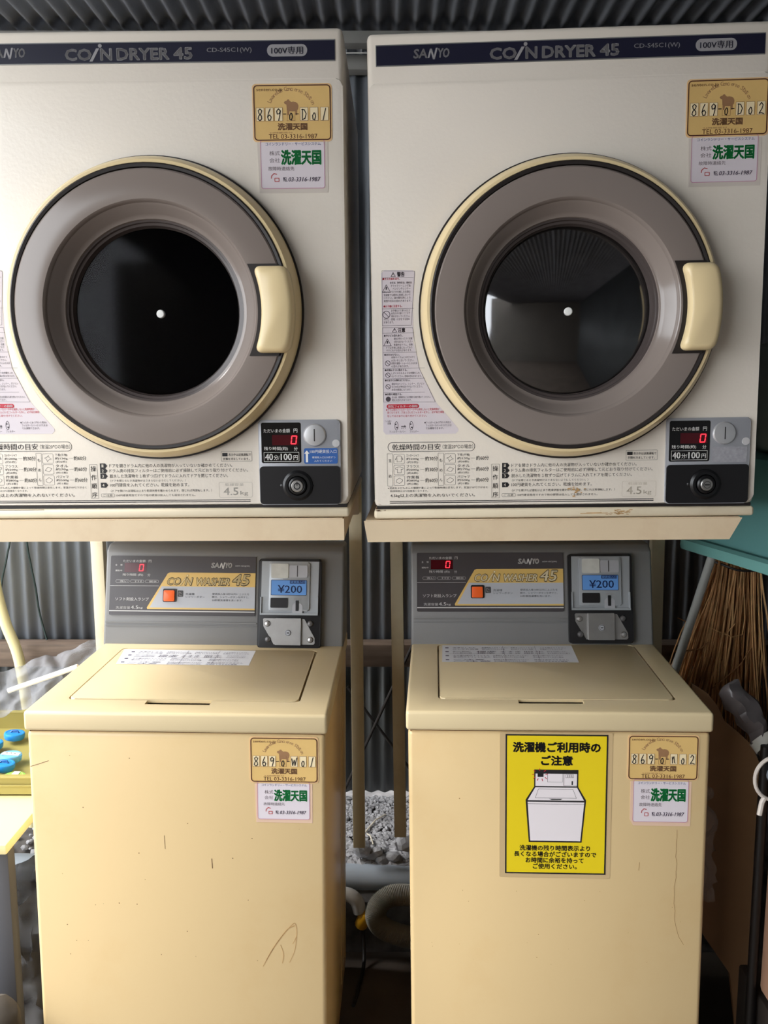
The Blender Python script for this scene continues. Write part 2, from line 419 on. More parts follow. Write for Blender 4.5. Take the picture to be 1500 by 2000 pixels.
def gold_sticker(root, Mx, u0, v0, u1, v1, code):
    W, H = u1 - u0, v1 - v0
    X = lambda f: u0 + W * f
    Y = lambda f: v0 + H * f
    mb = MB(Mx); mb.prism(rr(u0 - .002, v0 - .002, u1 + .002, v1 + .002, .006), -0.0005, 0.0006)
    st = mb.build('number_sticker', GOLDEDGE, root, smooth=False)
    a = Art(Mx, .0008); a.rect(u0, v0, u1, v1, .006); a.build('gold_face', GOLD, st)
    a = Art(Mx, .0011); a.frame(u0, v0, u1, v1, .0017, .006)
    a.text('TEL 03-3316-1987', X(.19), Y(.03), X(.82), Y(.115), .004)
    a.text('senten.co.jp', X(.04), Y(.875), X(.38), Y(.945))
    a.build('lettering', BROWN, st)
    a = Art(Mx, .0010)
    cx, cy, s = X(.49), Y(.60), H * .15
    a.poly([(cx + p[0] * s * 1.0, cy + p[1] * s) for p in SHEEP])
    arc = 'Lavarette Concierge Station'
    rad = H * .41
    for k, ch in enumerate(arc):
        if ch == ' ': continue
        t = R(158 - 136 * k / (len(arc) - 1))
        h = H * (.075 if ch.isupper() or ch in 'ltdf' else .05)
        a.text(ch, cx + rad * math.cos(t) - .0012 * math.sin(t), cy - .06 * H + rad * math.sin(t) * .86, None, cy - .06 * H + rad * math.sin(t) * .86 + h, .0, rot=t - math.pi / 2)
    a.text('洗濯天国', X(.31), Y(.19), X(.69), Y(.31), .05)
    a.text('24時間受付', X(.2), Y(.125), X(.5), Y(.155))
    a.build('emblem', TAN, st)
    xs = [.03, .15, .27, .43, .60, .73, .865]
    a = Art(Mx, .0012)
    for k, x in enumerate(xs):
        if k != 3: a.rect(X(x), Y(.35), X(x + .105), Y(.595))
    a.build('number_boxes', BOXW, st)
    a = Art(Mx, .0014)
    for x in xs: a.frame(X(x), Y(.35), X(x + .105), Y(.595), .0005)
    a.build('box_outlines', TAN, st)
    a = Art(Mx, .0016)
    for ch, x in zip(code, xs):
        for stt in STROKES[ch]:
            a.line([(X(x + .105 * (.05 + .9 * p[0])), Y(.36 + .21 * p[1])) for p in stt], .0014)
    for x in (.385, .545): a.line([(X(x), Y(.475)), (X(x + .035), Y(.475))], .0013)
    a.build('handwriting', INK, st)
    return st
def white_sticker(root, Mx, u0, v0, u1, v1, label, torn=False, film=None):
    W, H = u1 - u0, v1 - v0
    X = lambda f: u0 + W * f
    Y = lambda f: v0 + H * f
    mb = MB(Mx)
    pts = [(X(0), Y(1)), (X(0), Y(.14)), (X(.06), Y(0)), (X(1), Y(.0)), (X(1.0), Y(1))] if torn else [(X(0), Y(1)), (X(.02), Y(0)), (X(1), Y(0)), (X(1), Y(1))]
    mb.prism(list(reversed(pts)), -0.0005, 0.0004)
    st = mb.build('service_sticker', film or TAPE, root, smooth=False); st['label'] = label
    b0, b1, c0, c1 = X(.045), X(.955), Y(.085), Y(1.0)
    a = Art(Mx, .0006); a.rect(b0, c0, b1, c1, .004); a.build('white_face', LABEL, st)
    a = Art(Mx, .0008); a.frame(b0, c0, b1, c1 + .004, .0009, .004); a.build('pink_border', PINK, st)
    a = Art(Mx, .0009); a.text('洗濯天国', X(.34), Y(.56), X(.90), Y(.84), .036); a.build('green_lettering', GREEN, st)
    a = Art(Mx, .0009); a.text('コインランドリー・サービスシステム', X(.12), Y(.935), X(.9), Y(.995), .01); a.build('blue_lettering', PALEBLUE, st)
    a = Art(Mx, .0009)
    a.text('株式', X(.17), Y(.74), X(.32), Y(.83)); a.text('会社', X(.17), Y(.60), X(.32), Y(.69)); a.text('故障時連絡先', X(.15), Y(.44), X(.52), Y(.52))
    a.build('grey_lettering', M('grey_brown_print', S(110, 100, 104), .5), st)
    a = Art(Mx, .0009); a.text('℡', X(.36), Y(.225), X(.42), Y(.31)); a.text('03-3316-1987', X(.43), Y(.225), X(.88), Y(.31), .02, shear=.2)
    a.build('telephone_lettering', M('dark_violet_print', S(70, 62, 80), .5), st)
    a = Art(Mx, .0009); a.frame(X(.235), Y(.22), X(.305), Y(.30), .0011, .001)
    a.line([(X(.19), Y(.29)), (X(.195), Y(.34)), (X(.23), Y(.385)), (X(.27), Y(.37))], .0013); a.build('telephone_mark', M('red_mark', S(180, 70, 70), .5), st)
    return st
def zero_digit(Mx, u0, v0, u1, v1, wl):
    a = Art(Mx, wl); t = (u1 - u0) * .17; sh = .12 * (v1 - v0); g = .0006
    def sk(p): return (p[0] + sh * (p[1] - v0) / (v1 - v0) - sh / 2, p[1])
    vm = (v0 + v1) / 2
    for q in ([(u0 + g, v1), (u1 - g, v1), (u1 - t, v1 - t), (u0 + t, v1 - t)], [(u0 + g, v0), (u0 + t, v0 + t), (u1 - t, v0 + t), (u1 - g, v0)],
              [(u0, v1 - g), (u0 + t, v1 - t - g), (u0 + t, vm + g), (u0, vm + g)], [(u0, v0 + g), (u0, vm - g), (u0 + t, vm - g), (u0 + t, v0 + t + g)],
              [(u1, v1 - g), (u1, vm + g), (u1 - t, vm + g), (u1 - t, v1 - t - g)], [(u1, v0 + g), (u1 - t, v0 + t + g), (u1 - t, vm - g), (u1, vm - g)]):
        a.poly([sk(p) for p in q])
    return a
def maker_logo(a, u0, v0, u1, v1, bold=.04):
    W, h = u1 - u0, v1 - v0
    a.text('SA', u0, v0, u0 + W * .37, v1, bold, shear=.1); a.text('YO', u0 + W * .66, v0, u1 - W * .03, v1, bold, shear=.1)
    def q(*p): a.poly([(u0 + W * x, v0 + h * y) for x, y in p])
    q((.385, -.02), (.435, -.02), (.505, 1.02), (.455, 1.02)); q((.455, 1.02), (.505, 1.02), (.585, -.20), (.535, -.20)); q((.535, -.20), (.585, -.20), (.665, 1.10), (.615, 1.10))

# ------------------------------------------------------------------ coin dryer
DW, DH, DD = 0.317, 0.7777, 0.548
def make_dryer(pose, label, code, gold, white, left):
    x, y, z, yaw, roll = pose
    root = empty('coin_dryer', label, 'dryer', (x, y, z), (0, -R(roll), R(yaw)), 'coin dryers on racks')
    hole = (0.0055, 0, 0.3400)
    mb = MB(); mb.box(-DW, DW, 0.0, DD, 0.020, DH, 0.009, 3)
    cab = mb.build('cabinet', DRY, root)
    cut = MB(); cut.lathe([(0.150, -0.05), (0.150, 0.30)], hole, 64, cap0=True, cap1=True)
    boolean(cab, cut.build('cutter', DRUM, None))
    mb = MB(); mb.box(-DW + .004, DW - .004, 0.003, DD - .01, 0.0145, 0.0215); mb.build('seam_gap', SEAL, root)
    mb = MB(); mb.box(-DW - .001, DW + .0005, -0.003, DD, 0.0, 0.0165, 0.005, 3); mb.build('base_trim', BASE, root)
    # the pressed front panel below the crease
    mb = MB(FRONT()); mb.prism(rr(-.3155, .024, .3155, .7005, .012), -0.0005, 0.0022)
    es = [e for e in mb.bm.edges if all(abs((FRONT().inverted() @ v.co).z - .0022) < 1e-6 for v in e.verts)]
    bmesh.ops.bevel(mb.bm, geom=es, offset=.0018, segments=3, profile=.5, affect='EDGES')
    fp = mb.build('front_panel', DRY, root)
    cut = MB(); cut.lathe([(0.150, -0.05), (0.150, 0.05)], hole, 64, cap0=True, cap1=True)
    boolean(fp, cut.build('cutter', DRUM, None))
    mb = MB(); mb.lathe([(.1492, -.0005), (.1492, .045), (.13, .05), (.0005, .052)], hole, 64); mb.build('drum', DRUM, root)
    # name band
    F = FRONT(0)
    mb = MB(F); mb.prism([(-.3030, .7262), (.3045, .7262), (.3045, .7585), (-.3030, .7585)], -0.0005, 0.0008); band = mb.build('band_frame', BANDEDGE, root, smooth=False)
    a = Art(F, .0012); a.rect(-.3018, .7278, .3036, .7568); a.build('name_band', NAVY, band)
    a = Art(F, .0016)
    maker_logo(a, -.2430, .7370, -.1855, .7502, .03)
    a.text('CO', -.1222, .7316, -.0815, .7480, .04)
    a.poly([(-.0845, .7295), (-.0795, .7295), (-.0680, .7490), (-.0730, .7490)]); a.disc(-.0668, .7528, .0030, 14)
    a.text('N', -.0660, .7316, -.0492, .7480, .04)
    a.text('DRYER', -.0402, .7316, .0418, .7480, .04); a.text('45', .0500, .7316, .0785, .7484, .04)
    a.text('CD-S45C1(W)', .1020, .7392, .1728, .7478, .01)
    a.rect(.1970, .7335, .2605, .7516, .0088)
    a.build('band_lettering', BANDTXT, band)
    a = Art(F, .0019); a.text('100V専用', .2040, .7368, .2540, .7482, .02); a.build('pill_lettering', NAVY, band)
    # ---- door
    c = (0.0055 if left else .0035, 0, 0.3430); KR = 0.978
    def K(pr): return [(r * KR, q * .86 if q < -.011 else q) for r, q in pr]
    mb = MB(); mb.lathe(K([(.2275, -.046), (.2295, -.0485), (.234, -.048), (.239, -.040), (.2435, -.026), (.2448, -.012), (.2425, -.0095), (.2275, -.0095)]), c, 128)
    door = mb.build('door_rim', CREAM, root)
    mb = MB(); mb.lathe(K([(.236, -.001), (.2478, -.001), (.2478, -.0105), (.236, -.0105)]), c, 128); mb.build('door_gasket', SEAL, door)
    cp = (c[0], 0, c[2] - .0020)
    mb = MB(); mb.lathe(K([(.2292, -.030), (.2290, -.0496), (.2270, -.0512), (.2225, -.0500), (.2215, -.044)]), (c[0], 0, c[2] - .0005), 128); mb.build('panel_seal', SEAL, door)
    mb = MB(); mb.lathe(K([(.2225, -.042), (.2222, -.0485), (.2195, -.0515), (.200, -.0535), (.180, -.0535), (.1745, -.0530), (.1722, -.0505), (.1700, -.0440)]), cp, 128)
    mb.lathe(K([(.1700, -.0440), (.1660, -.0400), (.1560, -.0220), (.1520, -.0180), (.1490, -.0172), (.1480, -.0130)]), cp, 128)
    mb.build('smoky_panel', TAUPE, door)
    mb = MB(); mb.lathe(K([(.1485, -.0130), (.1450, -.0120), (.1440, -.0060), (.1400, -.0050), (.1385, .0005), (.137, .004)]), cp, 128); mb.build('glass_retainer', M('retainer_grey', S(76, 68, 66), .22), door)
    gp = (c[0], 0, c[2] - .0030)
    dh = .003 if left else .020
    dome = [(.1365 * k / 12, .004 - dh * (1 - (k / 12) ** 2)) for k in range(12, 0, -1)]
    mb = MB(); mb.lathe([(.1365, .008)] + dome + [(.0005, .004 - dh)], gp, 96); mb.lathe([(.0005, .008 - dh)] + [(.1365 * k / 12, .008 - dh * (1 - (k / 12) ** 2)) for k in range(1, 13)], gp, 96)
    mb.build('door_glass', DGLASS if left else DGLASS2, door)
    mb = MB(); mb.lathe([(.0066, .010 - dh), (.0066, .001 - dh), (.0055, -.0005 - dh), (.0002, -.0008 - dh)], (c[0] + (.006 if left else -.001), 0, c[2] - .0045), 24); mb.build('door_bolt', BOLT, door)
    # handle: a bowed block following the rim
    def sector(r0, r1, h0, h1, n=14):
        P = []
        for rad, hh, d in ((r0, h0, 1), (r1, h1, -1)):
            for k in range(n + 1):
                zz = d * (-hh + 2 * hh * k / n); P.append((math.sqrt(rad * rad - zz * zz), zz))
        return P
    mb = MB(Matrix.Translation((c[0], .007, c[2] - .0040)) @ FRONT()); mb.prism(sector(.1735, .2170, .0715, .0715), .050, .0545); mb.build('handle_seal', SEAL, door)
    Mh = Matrix.Translation((c[0], .006, c[2] - .0040)) @ FRONT()
    def block(r0, r1, hh, n=16, k=5, rc=.012):      # rounded-corner bowed outline
        P = []
        def pt(u, v): rad = r0 + (r1 - r0) * u; return (math.sqrt(rad * rad - v * v), v)
        W_ = r1 - r0; cu = rc / W_
        for (uc, vc, a0) in ((1 - cu, hh - rc, 0), (cu, hh - rc, 90)):
            for q in range(k + 1): t = R(a0 + 90 * q / k); P.append(pt(uc + cu * math.cos(t), vc + rc * math.sin(t)))
        for q in range(1, n): P.append(pt(0, (hh - rc) * (1 - 2 * q / n)))
        for (uc, vc, a0) in ((cu, -hh + rc, 180), (1 - cu, -hh + rc, 270)):
            for q in range(k + 1): t = R(a0 + 90 * q / k); P.append(pt(uc + cu * math.cos(t), vc + rc * math.sin(t)))
        for q in range(1, n): P.append(pt(1, -(hh - rc) * (1 - 2 * q / n)))
        return P
    mb = MB(Mh); base = block(.1800, .2325, .0672); cen = (sum(p[0] for p in base) / len(base), 0)
    rings = []
    for wz, ins in ((.046, 0), (.060, 0), (.066, .0015), (.070, .0045), (.0718, .009)):
        rings.append(mb.ring([(p[0] + (cen[0] - p[0]) * ins / .026, p[1] * (1 - ins / .0672), wz) for p in base]))
    mb.skin(rings); mb.bm.faces.new(rings[-1])
    mb.build('door_handle', CREAM, door)
    # ---- coin control
    mb = MB(F); mb.prism(rr(.1678, .0222, .3042, .1642, .006), -.0005, .0075)
    es = [e for e in mb.bm.edges if all((F.inverted() @ v.co).z > .007 for v in e.verts)]
    bmesh.ops.bevel(mb.bm, geom=es, offset=.002, segments=2, profile=.5, affect='EDGES')
    cc = mb.build('coin_control', SILVER, root)
    w0 = .0078
    a = Art(F, w0); a.rect(.1725, .0926, .2388, .1598, .003); a.build('display_window', BLACKG, cc)
    a = Art(F, w0 + .0003); a.rect(.1905, .1222, .2345, .1395); a.build('display_glow_filter', LEDW, cc)
    zero_digit(F, .2222, .1238, .2318, .1382, w0 + .0006).build('red_digit', LED, cc)
    a = Art(F, w0 + .0005)
    a.text('ただいまの金額', .1768, .1432, .2205, .1496); a.text('円', .2268, .1432, .2330, .1496)
    a.text('残り時間(約)', .1768, .1132, .2165, .1198); a.text('分', .2268, .1132, .2330, .1196)
    a.frame(.1762, .0950, .2352, .1108, .0006)
    a.text('40', .1785, .0975, .1912, .1082, .02); a.text('分/', .1930, .0978, .2022, .1060); a.text('100', .2045, .0975, .2230, .1082, .02); a.text('円', .2258, .0978, .2328, .1052)
    a.build('display_lettering', WHITEP, cc)
    mb = MB(); mb.lathe([(.0188, -.0070), (.0188, -.0090), (.0170, -.0112), (.010, -.0122), (.0004, -.0124)], (.2615, 0, .1388), 48); mb.build('coin_slot_plate', M('bright_steel', S(206, 206, 208), .32, metal=.6), cc)
    a = Art(F, .0127); a.rect(.2607, .1288, .2623, .1492, .0007); a.build('coin_slot', BLACK, cc)
    mb = MB(); mb.lathe([(.0064, -.007), (.0062, -.0088), (.0003, -.0090)], (.2970, 0, .1250), 24); mb.build('round_cap', M('pale_grey_cap', S(188, 186, 186), .4), cc)
    if left:
        a = Art(F, w0 + .0002); a.rect(.2432, .0910, .2995, .1170, .003); a.build('blue_label', BLUE, cc)
        a = Art(F, w0 + .0005); a.text('100円硬貨投入口', .2535, .1085, .2975, .1145); a.text('硬貨投入口は1枚ずつ', .2570, .1000, .2955, .1035); a.text('入れてください', .2600, .0940, .2900, .0978)
        a.poly([(.2462, .0935), (.2500, .0935), (.2500, .1080), (.2525, .1080), (.2481, .1135), (.2437, .1080), (.2462, .1080)])
        a.build('blue_label_lettering', WHITEP, cc)
    else:
        a = Art(F, w0 + .0002); a.rect(.2432, .0910, .2995, .1165, .002); a.build('label_residue', M('dull_adhesive', S(150, 149, 154), .75, var=.2, scale=120), cc)
    mb = MB(F); mb.prism(rr(.1690, .0236, .3030, .0872, .006), .006, .0105)
    lockp = mb.build('lock_panel', BLACK, cc)
    lc = (.2322, 0, .0550)
    mb = MB(); mb.lathe([(.0255, -.009), (.0250, -.0125), (.021, -.0150), (.0165, -.0150), (.0155, -.012)], lc, 48); mb.lathe([(.0155, -.012), (.0145, -.017), (.012, -.0185), (.0095, -.0180)], lc, 48); mb.build('lock_collar', M('lock_black', S(16, 16, 18), .3), cc)
    mb = MB(); mb.lathe([(.0100, -.014), (.0098, -.0210), (.0088, -.0220), (.0003, -.0222)], lc, 32); mb.build('lock_barrel', STEEL, cc)
    a = Art(F, .0226)
    if left: a.circ(lc[0], lc[2], .0058, .0018, 24); a.rect(lc[0] - .0008, lc[2] + .001, lc[0] + .0008, lc[2] + .0075)
    else: a.rect(lc[0] - .0042, lc[2] - .0010, lc[0] + .0042, lc[2] + .0010); a.circ(lc[0], lc[2], .0060, .0007, 24)
    a.build('keyhole', BLACK, cc)
    mb = MB(); mb.sphere((.2065, -.0105, .0550), .004, (1, .4, 1), 2); mb.sphere((.2560, -.0105, .0550), .003, (1, .4, 1), 2); mb.build('lock_pip', BLACK, cc)
    # ---- printed instructions
    P = FRONT(-.0022)
    a = Art(P, .0003)
    a.frame(-.2930, .1142, -.1470, .1304, .0008, .0075)
    a.text('乾燥時間の目安', -.2855, .1170, -.2045, .1272, .012); a.text('（室温20℃の場合）', -.2010, .1184, -.1500, .1258, .0)
    for x0, tv in ((-.2945, '混紡'), (-.2088, 'もめん')):
        a.frame(x0, .0565, x0 + .0095, .1115, .0004, .001)
        for k, ch in enumerate(tv):
            zz = .0965 - k * (.026 if len(tv) == 2 else .0165)
            a.text(ch, x0 + .0022, zz, x0 + .0073, zz + .0055)
    rows_ = (('カッターシャツ', '約200g', '(約5枚)', '約30分', '下着(半袖)', '約130g', '(約6枚)', '約60分'),
             ('ブラウス', '約200g', '(約8枚)', '約30分', 'タオル', '約70g', '(約15枚)', '約60分'), ('作業着', '約800g', '(約3着)', '約60分', 'パジャマ', '約500g', '(約1着)', '約60分'))
    for k, rw in enumerate(rows_):
        zt = .1105 - k * .0184
        for q, xx in ((0, -.2835), (4, -.1980)):
            a.frame(xx, zt - .0165, xx + .0185, zt, .0004, .002)
            a.text(rw[q], xx + .0215, zt - .0050, xx + .0425, zt); a.text(rw[q + 1], xx + .0215, zt - .0108, xx + .0425, zt - .0062, .01); a.text(rw[q + 2], xx + .0222, zt - .0162, xx + .0410, zt - .0120)
            a.line([(xx + .0445, zt - .0080), (xx + .0520, zt - .0080)], .0004)
            a.text(rw[q + 3], xx + .0530, zt - .0116, xx + .0742, zt - .0044, .01)
    # little garment drawings
    def icon(kind, cx, cz):
        s = .0062
        sh = {'shirt': [(-.6, -.9), (.6, -.9), (.6, .4), (.9, -.3), (1.1, -.1), (.6, .9), (.2, 1), (-.2, 1), (-.6, .9), (-1.1, -.1), (-.9, -.3), (-.6, .4)],
              'tee': [(-.55, -.9), (.55, -.9), (.55, .2), (1, .1), (1.1, .6), (.4, .95), (-.4, .95), (-1.1, .6), (-1, .1), (-.55, .2)],
              'cross': [(-.2, -1), (.3, -.4), (1, -.2), (.4, .3), (.2, 1), (-.3, .4), (-1, .2), (-.4, -.3)],
              'towel': [(-1, -.3), (.2, -.8), (1, .2), (-.1, .8)], 'fold': [(-.9, -.4), (0, -.9), (.9, -.1), (.9, .3), (0, .9), (-.9, .2)]}[kind]
        a.loop([(cx + p[0] * s, cz + p[1] * s * .9) for p in sh], .0005)
    for k, (p, q) in enumerate((('shirt', 'cross'), ('tee', 'towel'), ('fold', 'fold'))):
        icon(p, -.2742, .1022 - k * .0184); icon(q, -.1887, .1022 - k * .0184)
    a.text('※混紡およびもめんの種類や量によって乾燥時間は変化します。室温が10℃下がると', -.2940, .0512, -.1255, .0548); a.text('乾燥時間は10％程度長くなります。', -.2900, .0462, -.2260, .0496)
    a.text('4.5kg以上の洗濯物を入れないでください。', -.2900, .0364, -.1470, .0432, .012)
    a.frame(-.1190, .0342, -.1060, .0918, .0004)
    for k, ch in enumerate('操作順序'): a.text(ch, -.1172, .0800 - k * .0147, -.1082, .0890 - k * .0147, .01)
    L_ = ((.0862, 'ドアを開きドラム内に他の人の洗濯物が入っていないか確かめてください。', .1216, .0062), (.0778, 'ドラム奥の排気フィルターはご使用前に必ず掃除して元どおり取り付けてください。', .1480, .0062),
          (.0688, '脱水した洗濯物を１枚ずつ広げてドラムに入れてドアを閉じてください。', .1140, .0062), (.0536, '100円硬貨を入れてください。乾燥を始めます。', .0480, .0062))
    for k, (zz, t, xe, h) in enumerate(L_):
        a.poly([(-.1015, zz - .0012), (-.0925, zz - .0012), (-.0890, zz + .003), (-.0925, zz + .0072), (-.1015, zz + .0072)])
        a.text(t, -.0858, zz, xe, zz + h, .006)
    a.text('（ドアを閉じるとき洗濯物がはさまらないようにしてください。）', -.0850, .0620, .0420, .0660); a.text('（ドアを開ければ運転は止まり乾燥状態を確かめられます。閉じれば再運転します。）', -.0850, .0448, .0860, .0490)
    a.frame(-.1018, .0362, -.0790, .0424, .0004, .002); a.text('ご注意', -.0985, .0374, -.0825, .0412)
    a.text('100円硬貨専用ですので他の硬貨は投入しても返却されません。', -.0765, .0372, .0580, .0412)
    a.frame(.1036, .0955, .1553, .1122, .0004, .001); a.rect(.1055, .1040, .1145, .1095)
    a.text('表示中は送風運転で', .1160, .1043, .1535, .1090, .01); a.text('衣類を冷ましています。', .1065, .0975, .1510, .1020, .01)
    a.rect(-.2910, .0297, .1508, .0309); a.rect(-.2910, .0268, .1508, .0282)
    ins = a.build('printed_instructions', INK, root)
    a = Art(P, .0006)
    for k, zz in enumerate((.0862, .0778, .0688, .0536)): a.text(str(k + 1), -.0985, zz + .0006, -.0955, zz + .0054, .02)
    a.build('step_numerals', DRY, ins)
    a = Art(P, .0003)
    a.frame(.0982, .0346, .1547, .0606, .0004, .003); a.text('乾燥容量', .1085, .0540, .1400, .0588); a.text('4.5', .1060, .0385, .1305, .0515, .02); a.text('kg', .1340, .0370, .1470, .0455, .01)
    a.build('capacity_print', PALEP if left else M('faint_print', S(200, 190, 174), .5), root)
    # ---- warning label left of the door
    mb = MB(P); mb.prism(list(reversed([(-.2945, .4118), (-.2995, .4070), (-.3000, .1485), (-.2960, .1437), (-.1790, .1437), (-.1745, .1480), (-.1745, .1520), (-.2105, .1950), (-.2370, .2480), (-.2480, .2950), (-.2480, .3600), (-.2440, .4070), (-.2480, .4110)])), -.0003, .0003)
    wl_ = mb.build('warning_label', LABEL, root, smooth=False)
    a = Art(P, .0006)
    for v in (.3995, .3500, .3105, .2790, .2530, .2360, .2132): a.line([(-.2990, v), (-.2470 if v > .29 else (-.2430 if v > .27 else -.2300), v)], .0004)
    a.loop([(-.2990, .3225), (-.2515, .3225), (-.2510, .3230), (-.2445, .4095), (-.2985, .4112)], .0004); a.loop([(-.2990, .1975), (-.2125, .1965), (-.2390, .2530), (-.2490, .3190), (-.2990, .3198)], .0004)
    a.text('警告', -.2735, .4010, -.2615, .4085, .03); a.text('注意', -.2735, .3118, -.2615, .3188, .03)
    for cx, cz, s in ((-.2800, .4045, .0042), (-.2790, .3152, .0042), (-.2915, .3820, .0072), (-.2910, .2950, .0070)):
        a.loop([(cx - s, cz - s * .8), (cx + s, cz - s * .8), (cx, cz + s)], .0008); a.line([(cx, cz - s * .1), (cx, cz + s * .35)], .0009 if s < .005 else .0022)
    for cx, cz, s in ((-.2920, .3405, .0062), (-.2910, .2615, .0045), (-.2910, .2420, .0042), (-.2910, .2230, .0042)):
        a.circ(cx, cz, s, .0009); a.line([(cx - s * .65, cz + s * .65), (cx + s * .65, cz - s * .65)], .0009)
    a.disc(-.2910, .2025, .0042)
    T_ = [('食用油、動物系油、機械油', -.2855, .3895, -.2500, .009), ('ドライクリーニング油', -.2835, .3848, -.2520, 0), ('ベンジンやシンナー', -.2810, .3800, -.2520, 0), ('ガソリンなどの付着した衣類は', -.2960, .3750, -.2520, .006), ('洗濯後でも絶対に乾燥しないで', -.2960, .3702, -.2520, .008), ('ください。油の酸化熱による', -.2960, .3655, -.2520, .006), ('発煙や引火の恐れがあります。', -.2960, .3605, -.2505, .006),
          ('お子様だけで使わせたり', -.2840, .3450, -.2530, 0), ('幼児の手の届くところで', -.2840, .3405, -.2530, 0), ('使わせないでください。', -.2840, .3358, -.2530, 0), ('やけど・感電・けがをする恐れ', -.2965, .3310, -.2535, .004), ('があります。', -.2965, .3262, -.2800, 0),
          ('●やけどの恐れあり。', -.2965, .3045, -.2660, .02), ('運転が終わってすぐ衣類', -.2805, .2995, -.2500, .004), ('を取り出さないでください', -.2805, .2945, -.2495, .004), ('乾燥中はドラム、衣類', -.2805, .2895, -.2495, .004), ('ドアは非常に高温になっており', -.2930, .2850, -.2500, .004), ('やけどをする恐れがあります。', -.2930, .2805, -.2505, .004),
          ('●水をかけない。', -.2965, .2735, -.2715, .02), ('本体やドラムに水をかけて', -.2850, .2692, -.2460, 0), ('水洗いをしないでください。', -.2850, .2640, -.2470, 0), ('感電や漏電・ショートによる火災', -.2850, .2592, -.2420, .004), ('の恐れがあります。', -.2850, .2545, -.2560, 0),
          ('●衣類は十分に脱水する。', -.2960, .2485, -.2590, .02), ('しずくのたれるような衣類を入れ', -.2850, .2430, -.2380, 0), ('ないでください。感電の恐れがあります。', -.2850, .2382, -.2350, .004),
          ('●火気や引火物を近づけない。', -.2960, .2315, -.2540, .02), ('運転中はベンジン、シンナー、ガソリン', -.2850, .2255, -.2310, 0), ('などの引火物を近づけないでください。', -.2850, .2208, -.2335, 0), ('火災の原因になります。', -.2850, .2160, -.2520, 0),
          ('●衣類を確認する。', -.2960, .2085, -.2680, .02), ('点火具、乾電池などは衣類から取り除いてください。', -.2850, .2035, -.2200, .004), ('発火の恐れがあります。', -.2850, .1988, -.2520, .004),
          ('フィルター', -.2975, .1640, -.2860, 0), ('交換', -.2930, .1600, -.2870, 0), ('●フィルターに糸くず付いた場合は', -.2310, .1608, -.1870, 0), ('フィルターカバーのつけたまま', -.2290, .1560, -.1860, 0), ('でお掃除できます。', -.2290, .1512, -.1990, 0), ('フィルターカバー', -.2900, .1462, -.2630, 0), ('フィルター', -.2560, .1462, -.2410, 0), ('はずす', -.2700, .1522, -.2620, 0)]
    for t, u0, v0, u1, b in T_: a.text(t, u0, v0, u1, v0 + .0038, b)
    a.poly([(-.2700, .1562), (-.2645, .1562), (-.2645, .1550), (-.2615, .1570), (-.2645, .1590), (-.2645, .1578), (-.2700, .1578)])
    for cx in (-.2780, -.2530): a.loop([(cx + .0032 * math.cos(t * .5236), .1580 + .0075 * math.sin(t * .5236)) for t in range(12)], .0007); a.disc(cx - .001, .1605, .0013, 10); a.disc(cx + .0008, .1550, .0013, 10)
    a.build('warning_lettering', M('warning_ink', S(70, 62, 70), .5), wl_)
    a = Art(P, .0006)
    for t, u0, v0, u1, b in (('●ガスの恐れあり。', -.2975, .3958, -.2690, .02), ('●お子様に注意する。', -.2965, .3520, -.2660, .02), ('★ドラム奥のフィルターカバーの中を掃除しないと乾燥時間が', -.2955, .1828, -.2060, .004), ('長くなります。穴をふさいだフィルターを外し、必ず毎日掃除', -.2930, .1780, -.1985, .004), ('をして元どおりに取り付けてください。', -.2930, .1722, -.2270, .004)):
        a.text(t, u0, v0, u1, v0 + .0040, b)
    a.rect(-.2938, .1868, -.2398, .1938, .0034); a.build('red_lettering', REDP, wl_)
    a = Art(P, .0009); a.text('排気フィルターの掃除', -.2915, .1880, -.2420, .1926, .02); a.build('red_strip_lettering', LABEL, wl_)
    # ---- stickers
    gold_sticker(root, P, *gold, code)
    white_sticker(root, P, *white, 'white sticker in clear film with pink border', film=M('grey_clear_film', S(204, 194, 184), .3))
    # ---- wear
    a = Art(FRONT(-.0031), .0003)
    if not left:
        for q in ([(-.316, .0150), (-.309, .0162), (-.3065, .0142), (-.311, .0136)], [(-.3155, .0175), (-.313, .0215), (-.3115, .0172)], [(-.303, .0152), (-.297, .0158), (-.299, .0146)]): a.poly(q)
        a.build('rust_chips', RUST, root)
        a = Art(FRONT(-.0031), .0003)
        for k in range(34):
            u = random.gauss(.095, .012); v = random.uniform(.0045, .0125); s = random.uniform(.0006, .0022); a.poly([(u - s * 2, v), (u + s, v - s * .4), (u + s * 2, v + s * .3), (u - s, v + s * .5)])
        a.line([(.030, .0065), (.075, .0072)], .0012); a.line([(.040, .0080), (.065, .0082)], .0008)
        a.build('scuff_marks', SCUFF, root)
        a = Art(P, .0012)
        for k in range(16):
            u = random.gauss(.022, .008); v = random.gauss(.046, .003); s = random.uniform(.001, .003); a.poly([(u - s, v - s * .6), (u + s, v - s * .5), (u + s * .8, v + s * .6), (u - s * .7, v + s * .5)])
        a.build('glue_stain', SCUFF, root)
    else:
        a.line([(-.277, .0150), (-.20, .0152)], .0008); a.build('rust_line', RUST, root)
    return root
make_dryer((-.3758, 1.445, 1.1896, -.75, .42), 'left coin dryer, cream, numbered D01, with a blue label under its coin slot', '8690D01', (.1738, .6070, .2962, .6908), (.1778, .5268, .2905, .6045), True)
make_dryer((.3011, 1.4385, 1.1915, -2.43, .90), 'right coin dryer, cream, numbered D02, with a bare patch under its coin slot', '8690D02', (.1872, .6070, .3112, .6900), (.1900, .5300, .3040, .6038), False)

